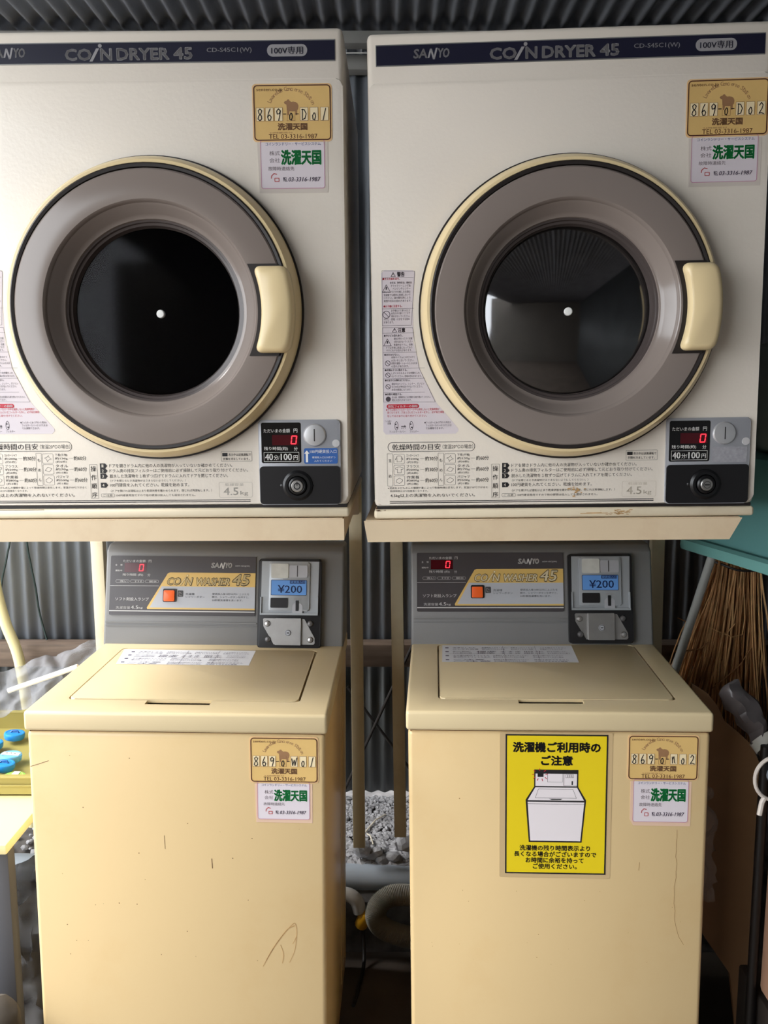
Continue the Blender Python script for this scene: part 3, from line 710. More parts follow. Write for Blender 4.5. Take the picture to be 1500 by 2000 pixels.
# ------------------------------------------------------------------ racks carrying the dryers
def make_rack(pose, label, off, ends, legs, gus):
    x, y, z, yaw, roll = pose
    root = empty('dryer_rack', label, 'rack', (x, y, 0), (0, -R(roll), R(yaw)), 'steel dryer racks')
    Z0 = z
    mb = MB(); mb.box(-.314, .314, 0.0, .62, Z0 - .006, Z0 - .0015); mb.build('tray', LIP, root)
    F = FRONT(-.003, Z0)
    mb = MB(F); mb.prism([(-.317, -.003), (-.317 + ends[0], -.0395), (.317 - ends[1], -.0395), (.317, -.003)], -.003, .0)
    mb.build('front_lip', LIP, root, smooth=False)
    for sx in (-1, 1):
        mb = MB(Matrix(((0, 0, 1, sx * (.3155 - ends[(sx + 1) // 2]) - .001), (1, 0, 0, 0), (0, 1, 0, Z0), (0, 0, 0, 1))))
        mb.prism([(.0, -.003), (.0, -.0395), (.30, -.0395), (.56, -.075), (.62, -.075), (.62, -.003)], 0, .002)
        mb.build('side_rail', LIP, root, smooth=False)
    for sx, zb in zip((-1, 1), legs):
        mb = MB(); xc = off + sx * .3115
        mb.box(xc - .0150, xc + .0150, .588, .615, zb, Z0 - .006, .0015)
        mb.build('leg', POST, root)
    mb = MB(); mb.box(-.30 + off, .30 + off, .592, .612, Z0 - .075, Z0 - .045, .001); mb.build('back_rail', POST, root)
    return root
make_rack((-.3758, 1.445, 1.1896, -.75, .42), 'cream steel rack on thin posts under the left dryer', -.004, (0.0, 0.0), (.20, .262), True)
make_rack((.3011, 1.4385, 1.1915, -2.43, .90), 'cream steel rack on thin posts under the right dryer', .031, (.006, .020), (.292, .20), False)

# ------------------------------------------------------------------ coin washer
ZS = 0.8186
WW = 0.26
th = R(13)
def PANEL(dv=0.0, lift=0.0):
    u = Vector((0, math.sin(th), math.cos(th))); n = Vector((0, -math.cos(th), math.sin(th))); b = Vector((0, .40, .036 + ZS)) + n * lift + u * dv
    return Matrix(((1, 0, n.x, b.x), (0, u.y, n.y, b.y), (0, u.z, n.z, b.z), (0, 0, 0, 1)))
def make_washer(pose, label, code, gold, white, left):
    x, y, z, yaw, roll = pose
    rot = Matrix.Rotation(R(yaw), 3, 'Z') @ Matrix.Rotation(-R(roll), 3, 'Y')
    loc = Vector((x, y, z)) - rot @ Vector((0, 0, ZS))
    root = empty('coin_washer', label, 'washing machine', loc, (0, -R(roll), R(yaw)), 'coin washers under the racks')
    mb = MB(); mb.box(-WW, WW, 0.0, .53, .028, ZS - .0004, .008, 3); mb.build('body', WASH, root)
    mb = MB(); mb.box(-WW + .004, WW - .004, .004, .526, ZS - .004, ZS + .004); mb.build('seam_gap', M('seam_shadow_brown', S(96, 62, 34), .7), root)  # brown filler paints the thin shadow along the deck seam
    for sx in (-1, 1):
        for yy in (.05, .48):
            mb = MB(); mb.lathe([(.022, .001), (.024, .012), (.016, .014), (.016, .032)], (sx * .21, yy, .002), 20, axis='z', cap0=True, cap1=True); mb.build('foot', BLACK, root)
    # pressed grooves in the side panels
    mb = MB()
    for sx in (-1, 1):
        for yy in (.36, .41, .455): mb.box(sx * WW - .0012, sx * WW + .0012, yy, yy + .006, .08, ZS - .06, .0008, 1)
    mb.build('side_ribs', WASH, root)
    mb = MB(); mb.box(-.2635, .2635, -.0035, .53, ZS + .0004, ZS + .036, .006, 4)
    deck = mb.build('top_deck', DECK, root)
    lx0, lx1, ly0, ly1 = (-.207, .205, .060, .367) if left else (-.204, .213, .060, .392)
    cut = MB(); cut.prism(rr(lx0 - .003, ly0 - .003, lx1 + .004, ly1 + .003, .012), ZS + .024, ZS + .06); boolean(deck, cut.build('cutter', DECK))
    cut = MB(Matrix(((0, 0, 1, 0), (1, 0, 0, 0), (0, 1, 0, ZS), (0, 0, 0, 1)))); cut.prism([(ly0 - .022, .050), (ly0 - .022, .0345), (ly0 - .012, .0285), (ly0 + .002, .0190), (ly0 + .03, .0180), (ly0 + .03, .050)], -.064, .0515); boolean(deck, cut.build('cutter', DECK))
    mb = MB(); mb.prism(rr(lx0, ly0, lx1, ly1, .010), ZS + .0305, ZS + .0368)
    es = [e for e in mb.bm.edges if all(v.co.z > ZS + .036 for v in e.verts)]
    bmesh.ops.bevel(mb.bm, geom=es, offset=.0025, segments=3, profile=.5, affect='EDGES')
    lid = mb.build('lid', DECK, root)
    mb = MB(); mb.box(lx0 + .01, lx1 - .01, ly0 + .012, ly1 - .01, ZS + .0242, ZS + .0308); mb.build('lid_underside', SEAL, lid)
    T = Matrix.Translation((0, 0, ZS + .0368))
    lab = [(-.188, .258), (.082, .258), (.079, .357), (-.203, .357)] if left else [(-.198, .270), (.0800, .270), (.0830, .388), (-.196, .388)]
    a = Art(T, .0004); a.poly(lab); a.build('lid_label', M('lid_label_paper', S(224, 226, 232), .4), lid)
    a = Art(T, .0008)
    v0, v1 = lab[0][1], lab[2][1]; xl = max(lab[0][0], lab[3][0]); xr = min(lab[1][0], lab[2][0]); W = xr - xl
    Yv = lambda f: v0 + (v1 - v0) * f
    for f in (.48,): a.line([(xl + .004, Yv(f)), (xr - .006, Yv(f))], .0006)
    rowt = ('洗濯のしかた 洗濯物を入れてください 洗剤を入れてください ふたを閉めてください', '硬貨を入れると運転を始めます 標準 すすぎ 脱水 終了までお待ちください', '水の量は約三十リットル 洗濯物は入れすぎないでください 脱水中は開けないでください', 'ご注意 防水性の衣類は洗わないでください 硬貨は返却できません')
    for k, t in enumerate(rowt):
        for h in (0, 1):
            f = .86 - k * .235 - h * .09
            q = t.split(' '); n = len(q); xx = xl + .022
            for i, s_ in enumerate(q):
                we = W * .90 / n
                a.text(s_ if (h == 0 or len(s_) < 4) else s_[2:] + s_[:2], xx, Yv(f - .055), xx + we * random.uniform(.75, .93), Yv(f + .015), .0); xx += we
        a.rect(xl + .006, Yv(.80 - k * .235), xl + .013, Yv(.86 - k * .235))
    for f in (.47, .72): a.line([(xl + W * f, Yv(.05)), (xl + W * f, Yv(.95))], .0005)
    a.build('lid_label_lettering', M('lid_ink', S(96, 90, 110), .5), lid)
    # ---- control housing
    P0 = Vector((.40, .030)); P1 = P0 + Vector((math.sin(th), math.cos(th))) * .2105
    prof = [(P0.x, P0.y), (P1.x, P1.y), (P1.x + .020, P1.y + .012), (.530, P1.y + .012), (.530, .030)]
    dv = 0.0 if left else .008
    du = 0.0 if left else .002
    mb = MB(Matrix(((0, 0, 1, 0), (1, 0, 0, 0), (0, 1, 0, ZS), (0, 0, 0, 1)))); mb.prism(prof, -.2650, .2625)
    bmesh.ops.bevel(mb.bm, geom=[e for e in mb.bm.edges], offset=.006, segments=3, profile=.5, affect='EDGES')
    hs = mb.build('control_housing', HOUSE, root)
    PM = PANEL(dv) @ Matrix.Translation((du, 0, 0))
    mb = MB(PM); mb.prism(rr(-.2605, .0460, .0720, .0490, .001), -.001, .0012); mb.prism(rr(-.2605, .0395, .0720, .0410, .0006), -.001, .0008); mb.build('moulded_ridge', HOUSE, hs)
    mb = MB(PM); mb.prism(rr(-.2532, .0632, .0682, .1930, .003), -.001, .0012); cp = mb.build('control_panel', PLATE, root)
    a = Art(PM, .0015)
    a.poly([(-.1690, .0765), (.0678, .0765), (.0678, .1572), (-.1210, .1572), (-.1260, .1550), (-.1700, .0800)]); a.build('gold_plate', GOLDPL, cp)
    a = Art(PM, .0018); a.poly([(-.1640, .0800), (.0678, .0800), (.0678, .1265), (-.1385, .1265)]); a.build('silver_plate', SILVPL, cp)
    a = Art(PM, .0018)
    a.rect(-.2528, .0712, .0680, .0732); a.line([(-.2525, .1270), (-.1450, .1275)], .0006)
    maker_logo(a, -.0298, .1684, .0160, .1790, .05)
    a.text('ASW-45CJ(W)', .0225, .1705, .0545, .1742)
    a.text('ただいまの金額', -.2258, .1786, -.1760, .1846); a.text('円', -.1690, .1786, -.1630, .1846)
    a.text('金', -.2425, .1708, -.2385, .1746); a.text('額', -.2315, .1708, -.2270, .1746); a.text('運転中', -.2425, .1585, -.2275, .1622)
    a.text('残り時間 (約)', -.2260, .1480, -.1805, .1540); a.text('分', -.1705, .1480, -.1645, .1540)
    for k, t in enumerate(('洗い', 'すすぎ', '脱水')):
        u = -.2405 + k * .0325; a.frame(u, .1338, u + .0300, .1402, .0004, .003); a.text(t, u + .009, .1350, u + .026, .1390)
    a.text('ソフト剤投入ランプ', -.2400, .0945, -.1660, .1018); a.text('洗濯容量', -.2385, .0765, -.2065, .0825, .01); a.text('4.5', -.2050, .0765, -.1890, .0838, .02); a.text('kg', -.1875, .0760, -.1790, .0815)
    a.build('panel_lettering', M('panel_white', S(196, 194, 192), .5), cp)
    a = Art(PM, .0016); a.rect(-.2222, .1570, -.1735, .1772); a.build('display_glow_filter', LEDW, cp)
    zero_digit(PM, -.1895, .1592, -.1795, .1748, .0020).build('red_digit', LED, cp)
    # COIN WASHER 45: pale letters with dark edges
    def cw(a, g, bold):
        a.text('CO', -.1270 - g, .1300 - g, -.0992 + g, .1452 + g, bold, shear=.22)
        a.poly([(-.0985 - g, .1290 - g), (-.0962 + g, .1290 - g), (-.0842 + g, .1470 + g), (-.0865 - g, .1470 + g)]); a.disc(-.0822, .1508, .0021 + g, 12)
        a.text('N', -.0868 - g, .1300 - g, -.0740 + g, .1452 + g, bold, shear=.22)
        a.text('WASHER', -.0645 - g, .1300 - g, .0105 + g, .1452 + g, bold, shear=.22); a.text('45', .0165 - g, .1303 - g, .0515 + g, .1535 + g, bold, shear=.2)
    a = Art(PM, .0020); cw(a, .0004, .05); a.build('title_edges', M('title_edge', S(86, 72, 48), .5), cp)
    a = Art(PM, .0023); cw(a, .0, .016); a.build('title_lettering', M('title_fill', S(228, 214, 178), .45) if not left else M('title_fill_glare', S(206, 184, 132), .45), cp)  # left fill's gold tint imitates glare over the same pale letters
    a = Art(PM, .0021)
    a.text('洗濯槽', -.0855, .1078, -.0655, .1126); a.text('シャワーボタン', -.0855, .1015, -.0430, .1062)
    for k, t in enumerate(('硬貨投入後10秒以内に上ぶたを', '開き、シャワーボタンを押すと、', '30秒間洗濯槽を洗います。')): a.text(t, -.0263, .1088 - k * .0068, .0550 - (.014 if k == 2 else 0), .1132 - k * .0068)
    a.rect(-.1026, .1040, -.0902, .1178, .002)
    a.build('plate_lettering', M('plate_ink', S(64, 64, 66), .5), cp)
    a = Art(PM, .0024); a.line([(-.1000, .1140), (-.0990, .1070), (-.0930, .1060)], .0008); a.line([(-.0995, .1150), (-.0940, .1110)], .0008); a.build('shower_mark', GREYP, cp)
    mb = MB(PM); mb.prism(rr(-.1345, .0925, -.1050, .1215, .003), .0, .0040); mb.build('button_frame', BLACK, cp)
    mb = MB(PM); mb.prism(rr(-.1322, .0942, -.1085, .1180, .002), .001, .0075)
    es = [e for e in mb.bm.edges if all((PM.inverted() @ v.co).z > .007 for v in e.verts)]
    bmesh.ops.bevel(mb.bm, geom=es, offset=.0018, segments=2, profile=.5, affect='EDGES'); mb.build('shower_button', ORANGE, cp)
    # ---- coin unit
    mb = MB(PM); mb.prism(rr(.0768, -.0050, .2138, .1890, .006), -.002, .0150)
    es = [e for e in mb.bm.edges if all((PM.inverted() @ v.co).z > .014 for v in e.verts)]
    bmesh.ops.bevel(mb.bm, geom=es, offset=.004, segments=3, profile=.5, affect='EDGES')
    cu = mb.build('coin_unit', BLACK, root)
    mb = MB(PM); mb.prism([(.0830, .0672), (.2075, .0672), (.2075, .1050), (.2090, .1835), (.0838, .1835), (.0835, .1050)], .013, .0156); mb.build('coin_plate', COINPL, cu, smooth=False)
    mb = MB(PM); mb.prism(rr(.1000, .0760, .1890, .1815, .004), .0150, .0200)
    es = [e for e in mb.bm.edges if all((PM.inverted() @ v.co).z > .0195 for v in e.verts)]
    bmesh.ops.bevel(mb.bm, geom=es, offset=.0025, segments=2, profile=.5, affect='EDGES'); mb.build('raised_plate', COINPL, cu)
    mb = MB(PM)
    mb.prism([(.0825, .0672), (.2080, .0672), (.2080, .0715), (.0825, .0715)], .0150, .0215); mb.prism([(.0825, .0672), (.0850, .0672), (.0850, .1060), (.0825, .1060)], .0150, .0200); mb.prism([(.2055, .0672), (.2080, .0672), (.2080, .1060), (.2055, .1060)], .0150, .0200)
    mb.build('tray_edge', COINPL, cu, smooth=False)
    mb = MB(PM); mb.prism(rr(.1055, .1470, .1430, .1782, .003), .0195, .0225); mb.build('return_button', M('worn_button', S(186, 186, 180), .4, var=.08, scale=60), cu)
    mb = MB(PM); mb.prism(rr(.1445, .1485, .1845, .1748, .003), .0195, .0222); mb.build('slot_plate', SILVER, cu)
    mb = MB(PM); mb.prism(rr(.1050, .0828, .1425, .1042, .002), .0195, .0215); mb.prism(rr(.1597, .0762, .1662, .0990, .001), .0195, .0215); mb.prism(rr(.1617, .1500, .1632, .1742, .0004), .0220, .0228); mb.build('slot_openings', BLACK, cu)
    mb = MB(PM); mb.prism([(.1525, .0700), (.1745, .0700), (.1745, .0880), (.1695, .0930), (.1570, .0930), (.1525, .0880)], .0190, .0206); mb.build('slot_guide', SILVER, cu)
    a = Art(PM, .0212); a.poly(rr(.1610, .0765, .1650, .0985, .0006)); a.build('guide_slot', BLACK, cu)
    a = Art(PM, .0206); a.text('硬貨 返却', .1560, .1000, .1720, .1036); a.circ(.1745, .1620, .0070, .0004); a.build('embossed_marks', GREYP, cu)
    mb = MB(PM); mb.prism(rr(.1052, .1098, .1832, .1432, .002), .0195, .0207); mb.build('price_frame', M('price_edge', S(30, 42, 74), .4), cu)
    a = Art(PM, .0210); a.rect(.1062, .1108, .1822, .1422, .0015); a.build('price_label', BLUEP, cu)
    a = Art(PM, .0214); a.text('¥200', .1205, .1150, .1730, .1318, .012); a.rect(.1465, .1352, .1800, .1420, .001); a.build('price_lettering', M('price_ink', S(24, 44, 92), .4), cu)
    a = Art(PM, .0217); a.text('硬貨投入口', .1480, .1360, .1790, .1412); a.build('price_caption', BLUEP, cu)
    mb = MB(PM)
    mb.prism([(.0890, .0580), (.0900, .0430), (.1130, .0040), (.1180, .0040), (.1180, .0600), (.0910, .0600)], .0140, .0165)
    mb.prism([(.1700, .0040), (.1990, .0040), (.2020, .0075), (.2015, .0180), (.1790, .0585), (.1700, .0600)], .0140, .0165)
    mb.prism(rr(.1165, .0030, .1720, .0605, .001), .0140, .0235)
    mb.build('lock_plate', STEEL, cu, smooth=False)
    for p in ((.0990, .0485), (.1915, .0490), (.1005, .0150), (.1925, .0145)):
        mb = MB(PM); mb.lathe([(.0066, .013), (.0066, .0175), (.0050, .0200), (.0003, .0210)], (p[0], p[1], 0), 20, axis='z'); mb.build('rivet', STEEL if (p[0] < .15) == (p[1] > .03) else M('dark_rivet', S(96, 94, 94), .4, metal=.5), cu)
    mb = MB(PM); mb.lathe([(.0068, .022), (.0064, .0250), (.0003, .0255)], (.1448, .0293, 0), 24, axis='z'); mb.build('lock_barrel', SILVER, cu)
    a = Art(PM, .0258); a.rect(.1418, .0283, .1478, .0303, .0008); a.circ(.1448, .0293, .0058, .0007); a.build('keyhole', BLACK, cu)
    # ---- stickers
    F = FRONT(0, ZS)
    gold_sticker(root, F, *gold, code)
    white_sticker(root, F, *white, 'white sticker in yellowed clear film with pink border', torn=not left)
    if not left:
        mb = MB(F); mb.prism(rr(-.1003, -.2718, .0940, -.0022, .003), -.0005, .0004); nt_ = mb.build('usage_notice', M('yellowed_film', S(196, 170, 128), .3), root, smooth=False); nt_['label'] = 'yellow notice sheet under yellowed film'
        u0, u1, v0, v1 = -.0903, .0863, -.2645, -.0052
        a = Art(F, .0006); a.rect(u0, v0, u1, v1); a.build('notice_border', INK, nt_)
        a = Art(F, .0008); a.rect(u0 + .0028, v0 + .0028, u1 - .0028, v1 - .0028); a.build('yellow_face', YELLOW, nt_)
        X = lambda p: u0 + (u1 - u0) * (p - 60) / 690.0
        Yp = lambda p: v1 - (v1 - v0) * (p - 50) / 948.0
        a = Art(F, .0010)
        a.text('洗濯機ご利用時の', X(112), Yp(168), X(697), Yp(103), .045); a.text('ご注意', X(303), Yp(255), X(512), Yp(193), .045)
        for t, xa, xb, y_ in (('洗濯機の残り時間表示より', 160, 640, 836), ('長くなる場合がございますので', 122, 682, 878), ('お時間に余裕を持って', 202, 598, 920), ('ご使用ください。', 252, 552, 962)): a.text(t, X(xa), Yp(y_), X(xb), Yp(y_ - 36), .03)
        a.poly([(X(p), Yp(q)) for p, q in ((255, 285), (553, 285), (553, 400), (608, 490), (582, 778), (222, 778), (198, 490), (255, 400))]); a.build('notice_lettering', INK, nt_)
        a = Art(F, .0012)
        a.poly([(X(p), Yp(q)) for p, q in ((264, 312), (544, 312), (544, 396), (264, 396))]); a.poly([(X(p), Yp(q)) for p, q in ((264, 404), (545, 404), (594, 492), (212, 492))]); a.poly([(X(p), Yp(q)) for p, q in ((212, 503), (596, 503), (573, 768), (232, 768))])
        a.build('drawn_washer', ILLW, nt_)
        a = Art(F, .0014)
        a.rect(X(278), Yp(334), X(318), Yp(310)); a.frame(X(455), Yp(393), X(548), Yp(300), .0006); a.frame(X(345), Yp(368), X(448), Yp(308), .0004); a.rect(X(508), Yp(386), X(517), Yp(360)); a.line([(X(212), Yp(516)), (X(594), Yp(516))], .0006)
        a.loop([(X(p), Yp(q)) for p, q in ((262, 476), (543, 476), (518, 414), (284, 414))], .0005); a.poly([(X(p), Yp(q)) for p, q in ((355, 480), (450, 480), (435, 488), (375, 488))])
        for k in range(4): a.frame(X(468 + k * 14), Yp(338), X(480 + k * 14), Yp(314), .0004, .0008)
        a.build('drawing_lines', INK, nt_)
        a = Art(F, .0015)
        for p in ((290, 278, 292, 292), (322, 296, 332, 290), (332, 318, 345, 314), (328, 336, 340, 346), (308, 346, 312, 360), (282, 346, 276, 358), (262, 334, 250, 345), (255, 316, 242, 318), (262, 296, 252, 290)): a.line([(X(p[0]), Yp(p[1])), (X(p[2]), Yp(p[3]))], .0012)
        a.build('red_flash_lines', REDP, nt_)
    # ---- wear
    a = Art(F, .0003)
    if left:
        a.line([(-.256, -.0655), (-.242, -.0610), (-.224, -.0545)], .0009); a.line([(.058, -.232), (.059, -.250)], .0012); a.line([(-.025, -.19), (-.024, -.215)], .0007)
        for k in range(26): u = random.uniform(-.24, .24); v = random.uniform(-.45, -.03); a.disc(u, v, random.uniform(.0004, .0010), 8)
        a.build('scratches', RUST, root)
        a = Art(F, .0004)
        def arc_(p, wd): a.line([(q.x, q.y) for q in smooth_path([(u, v, 0) for u, v in p], 6)], wd)
        arc_([(.146, -.437), (.160, -.410), (.178, -.382), (.198, -.356), (.205, -.354), (.207, -.375), (.200, -.392)], .0012)
        arc_([(.152, -.425), (.168, -.396), (.190, -.365), (.203, -.357)], .0016); arc_([(.207, -.378), (.203, -.405), (.194, -.428)], .0010); arc_([(.178, -.395), (.183, -.412), (.181, -.430)], .0012)
        a.build('brown_smears', SCUFF, root)
    else:
        a.line([(.2080, -.178), (.2084, -.192), (.2072, -.203), (.2079, -.215), (.2070, -.228), (.2098, -.241), (.2083, -.256), (.2090, -.268), (.2062, -.285), (.2071, -.300), (.2066, -.316), (.2092, -.330), (.2084, -.346), (.2120, -.362), (.2170, -.380), (.226, -.395)], .0006); a.disc(.0745 - .245, -.125, .001, 8); a.line([(.145, -.24), (.144, -.255)], .0007)
        for k in range(18): u = random.uniform(-.24, .24); v = random.uniform(-.45, -.28); a.disc(u, v, random.uniform(.0004, .0009), 8)
        a.build('scratches', M('hairline_brown', S(150, 112, 70), .7), root)
    return root
make_washer((-.3607, 1.4205, .8182, -1.3, -.3), 'left coin washer numbered W01, yellowed cream top-loading machine with a plain front', '8690W01', (.1300, -.0870, .2460, -.0068), (.1362, -.1622, .2368, -.0900), True)
make_washer((.3015, 1.4238, .8189, -3.3, .85), 'right coin washer numbered 02, yellowed cream top-loading machine with a yellow notice on its front', '8690n02', (.1216, -.0851, .2388, -.0064), (.1260, -.1710, .2300, -.0890), False)

# ------------------------------------------------------------------ hose and small things between the washers
pts = smooth_path([(.13, 2.0, .140), (.07, 1.99, .160), (.020, 1.98, .166), (-.010, 1.97, .152), (-.021, 1.96, .125), (-.004, 1.955, .098), (.04, 1.96, .074), (.10, 1.97, .055), (.22, 1.985, .030)], 26)
mb = MB(); mb.tube(pts, [.0245 + (.0018 if i % 2 else -.0012) for i in range(len(pts))], 18); tag(mb.build('drain_hose', HOSE, smooth=False), 'ribbed grey drain hose looping beside the right washer', 'hose')
mb = MB(); mb.tube(smooth_path([(-.30, 1.99, .12), (-.17, 1.99, .16), (-.10, 1.985, .168), (-.070, 1.98, .155), (-.060, 1.98, .125)], 8), .017, 14); tag(mb.build('hose_end', M('white_hose', S(196, 194, 190), .4)), 'smooth whitish hose end poking out behind the left washer', 'hose')
mb = MB(); mb.lathe([(.016, 0), (.018, .02), (.014, .045), (.010, .05)], (0, 0, 0), 12, axis='z', cap0=True, cap1=True); o = mb.build('yellow_cap', YPLAST); o.location = (-.058, 1.985, .085); o.rotation_euler = (.3, .4, 0); tag(o, 'small yellow plastic cap under the whitish hose end', 'cap')
mb = MB(); mb.tube(smooth_path([(-.06, 1.99, .10), (-.052, 1.98, .06), (-.050, 1.93, .010), (-.07, 1.80, .007)], 6), .0045, 8); tag(mb.build('power_cable', DARKM), 'black cable dropping to the floor beside the left washer', 'cable')
mb = MB(); mb.tube(smooth_path([(-.020, 2.0, 1.32), (-.012, 1.98, 1.27), (.000, 1.96, 1.24), (.014, 1.95, 1.215)], 6), .004, 8); tag(mb.build('dryer_cable', DARKM), 'black cable hanging in the gap between the two dryers', 'cable')

# ------------------------------------------------------------------ left side: tray of lids on a little table
t = empty('side_table', 'small cream table with a thick top left of the left washer', 'table', (-.98, 1.8, 0))
def rel(o): o.location = (.98, -1.8, 0); return o
mb = MB(); mb.box(-1.25, -.713, 1.520, 2.10, .535, .555, .003); rel(mb.build('tabletop', SHELF, t))
mb = MB(); mb.box(-1.23, -.725, 1.535, 1.550, .49, .535, .002); rel(mb.build('apron', SHELF, t))
for px, py in ((-.735, 1.545), (-1.225, 1.545), (-.735, 2.04), (-1.225, 2.04)):
    mb = MB(); mb.box(px - .020, px + .020, py - .015, py + .015, 0 if py < 2 else .15, .537, .002); rel(mb.build('leg', M('grey_leg', S(74, 74, 78), .4), t))
mb = MB()
X0, X1, Y0, Y1, ZB, ZT = -1.10, -.735, 1.72, 2.085, .5555, .602
for (a0, a1, b0, b1) in ((X0, X1, Y0, Y0 + .004), (X0, X1, Y1 - .004, Y1), (X0, X0 + .004, Y0, Y1), (X1 - .004, X1, Y0, Y1)): mb.box(a0, a1, b0, b1, ZB, ZT, .001, 1)
mb.box(X0, X1, Y0, Y1, ZB, ZB + .003)
for zz, g in ((ZT - .002, .010), (ZT - .022, .006)):
    mb.box(X0 - g, X1 + g, Y0 - g, Y0 + .002, zz - .002, zz + .002, .0008, 1); mb.box(X0 - g, X1 + g, Y1 - .002, Y1 + g, zz - .002, zz + .002, .0008, 1); mb.box(X0 - g, X0 + .002, Y0, Y1, zz - .002, zz + .002, .0008, 1); mb.box(X1 - .002, X1 + g, Y0, Y1, zz - .002, zz + .002, .0008, 1)
tag(mb.build('plastic_tray', OLIVE), 'olive green plastic tray of round lids on the cream table', 'tray')
lids = [(-.8975, 1.993, 'blue', 'blue round lid nearest the back of the olive tray, by the washer', .10), (-.925, 1.936, 'blue', 'blue round lid half cut by the photo edge, second from the back of the tray', .06), (-.9385, 1.885, 'blue', 'blue round lid mostly out of frame left of the taped lid', .04),
        (-.852, 1.867, 'tape', 'pale blue round lid with a strip of white paper tape', .08), (-.848, 1.820, 'blue', 'blue round lid right in front of the taped lid', .10), (-.866, 1.768, 'blue', 'blue round lid at the tray front beside the green lid', .05),
        (-.797, 1.755, 'green', 'green round lid with a white strip at the tray front', .03), (-.792, 1.885, 'pale', 'pale blue round lid half hidden by the left washer', .04)]
for k, (x, y, kind, lab, tilt) in enumerate(lids):
    mm = {'blue': BLUELID, 'tape': BLUELID2, 'green': GREENLID, 'pale': BLUELID2}[kind]
    e = empty('round_lid', lab, 'lid', (x, y, .5645 + .004), (-tilt * .6, tilt, 0), 'round lids in the olive tray'); e.scale = (1.14, 1.14, .88)
    mb = MB(); mb.lathe([(.0185, .0), (.0205, .004), (.0210, .014), (.0200, .0172), (.017, .0182), (.0155, .0172), (.0003, .0170)], (0, 0, 0), 32, axis='z', cap0=True); mb.build('cap', mm, e)
    if kind in ('tape', 'green'):
        mb = MB(); mb.box(-.017, .017, -.007, .007, .0178, .0190) if kind == 'tape' else mb.box(-.006, .006, -.017, .017, .0178, .0190); mb.build('paper_strip', WHITEP, e)
        a = Art(Matrix.Translation((0, 0, .0190)), .0002)
        for q in ((-.009, 0), (-.001, .001), (.007, 0)) if kind == 'tape' else ((0, -.006),): a.line([(q[0] - .002, q[1] - .002), (q[0], q[1] + .0025), (q[0] + .002, q[1] - .001)], .0012)
        a.build('pen_marks', INK, e)
    elif kind == 'blue':
        mb = MB(); mb.tube([(-.008, 0, .017), (-.005, .002, .0215), (.005, .002, .0215), (.008, 0, .017)], .0022, 8); mb.build('grip', M('dark_blue_plastic', S(24, 84, 150), .35), e)

# crumpled clear sheets
def sheet(name, mat, corners, nu, nv, amp, seed, label, cat, fr=9.0):
    mb = MB(); A, B, C_, D = [Vector(c) for c in corners]; g = []
    nrm = (B - A).cross(D - A).normalized()
    for j in range(nv + 1):
        row = []
        for i in range(nu + 1):
            u, v = i / nu, j / nv
            p = (A * (1 - u) + B * u) * (1 - v) + (D * (1 - u) + C_ * u) * v
            q = p * fr + Vector((seed, seed * .7, 0))
            d = (noise.noise(q) + .5 * noise.noise(q * 2.3) + .35 * abs(noise.noise(q * 4.1)))
            p = p + nrm * d * amp + (B - A).normalized() * noise.noise(q * 1.7 + Vector((5, 1, 2))) * amp * .5 + (D - A).normalized() * noise.noise(q * 1.3 + Vector((1, 7, 3))) * amp * .6
            row.append(mb.v(p))
        g.append(row)
    mb.skin(g, closed=False)
    o = mb.build(name, mat, smooth=True, angle=60, recalc=False); md = o.modifiers.new('thickness', 'SOLIDIFY'); md.thickness = .0006
    return tag(o, label, cat)
sheet('plastic_sheet', BAGG, [(-1.05, 2.00, .61), (-.80, 2.02, .64), (-.66, 2.15, .80), (-.98, 2.08, .70)], 44, 34, .028, 3.0, 'crumpled clear plastic sheet draped behind the olive tray', 'plastic sheet', 15.0)
mb = MB(); mb.tube([(-.862, 1.90, .722), (-.846, 1.90, .728), (-.70, 1.90, .780)], .006, 10); tag(mb.build('white_stick', M('white_plastic', S(232, 232, 232), .4)), 'thin white stick reaching from the plastic sheet to the left washer', 'stick')
mb = MB(); mb.tube(smooth_path([(-1.02, 2.2, 1.00), (-1.015, 2.2, .90), (-.995, 2.2, .80), (-.965, 2.2, .70), (-.945, 2.19, .52), (-.945, 2.18, .245)], 8), .014, 12); tag(mb.build('bent_pipe', SHELF), 'bent cream pipe rising along the back wall at far left', 'pipe')
mb = MB(); mb.tube(smooth_path([(-.985, 2.30, 1.30), (-.970, 2.30, 1.014), (-.962, 2.30, .94), (-.952, 2.30, .87), (-.945, 2.30, .80), (-.925, 2.29, .728)], 6), .0028, 6); tag(mb.build('wall_wire', M('dark_green_wire', S(34, 50, 46), .5)), 'thin dark wire hanging down the back wall near the cream post', 'wire', 'dark wires on the back wall')
mb = MB(); mb.tube(smooth_path([(-1.010, 2.30, 1.30), (-1.012, 2.30, 1.04), (-1.025, 2.30, .96), (-1.045, 2.30, .88), (-1.06, 2.29, .728)], 6), .0028, 6); tag(mb.build('wall_wire', M('dark_green_wire', S(34, 50, 46), .5)), 'thin dark wire on the back wall at the photo edge', 'wire', 'dark wires on the back wall')
sheet('plastic_bag', BAGD, [(-1.0, 1.66, .06), (-.690, 1.70, .02), (-.700, 1.78, .40), (-.98, 1.80, .30)], 30, 26, .05, 8.0, 'crumpled grey plastic bag on the floor under the table', 'plastic bag', 15.0)
mb = MB(); mb.sphere((0, 0, 0), .11, (1.1, .72, 1.5), 4)
for v in mb.bm.verts: v.co *= 1 + .16 * noise.noise(v.co * 14) + .06 * noise.noise(v.co * 40)
o = mb.build('old_sack', SACK); o.location = (-.752, 1.400, .172); tag(o, 'lumpy stained brown sack on the floor left of the left washer', 'sack')

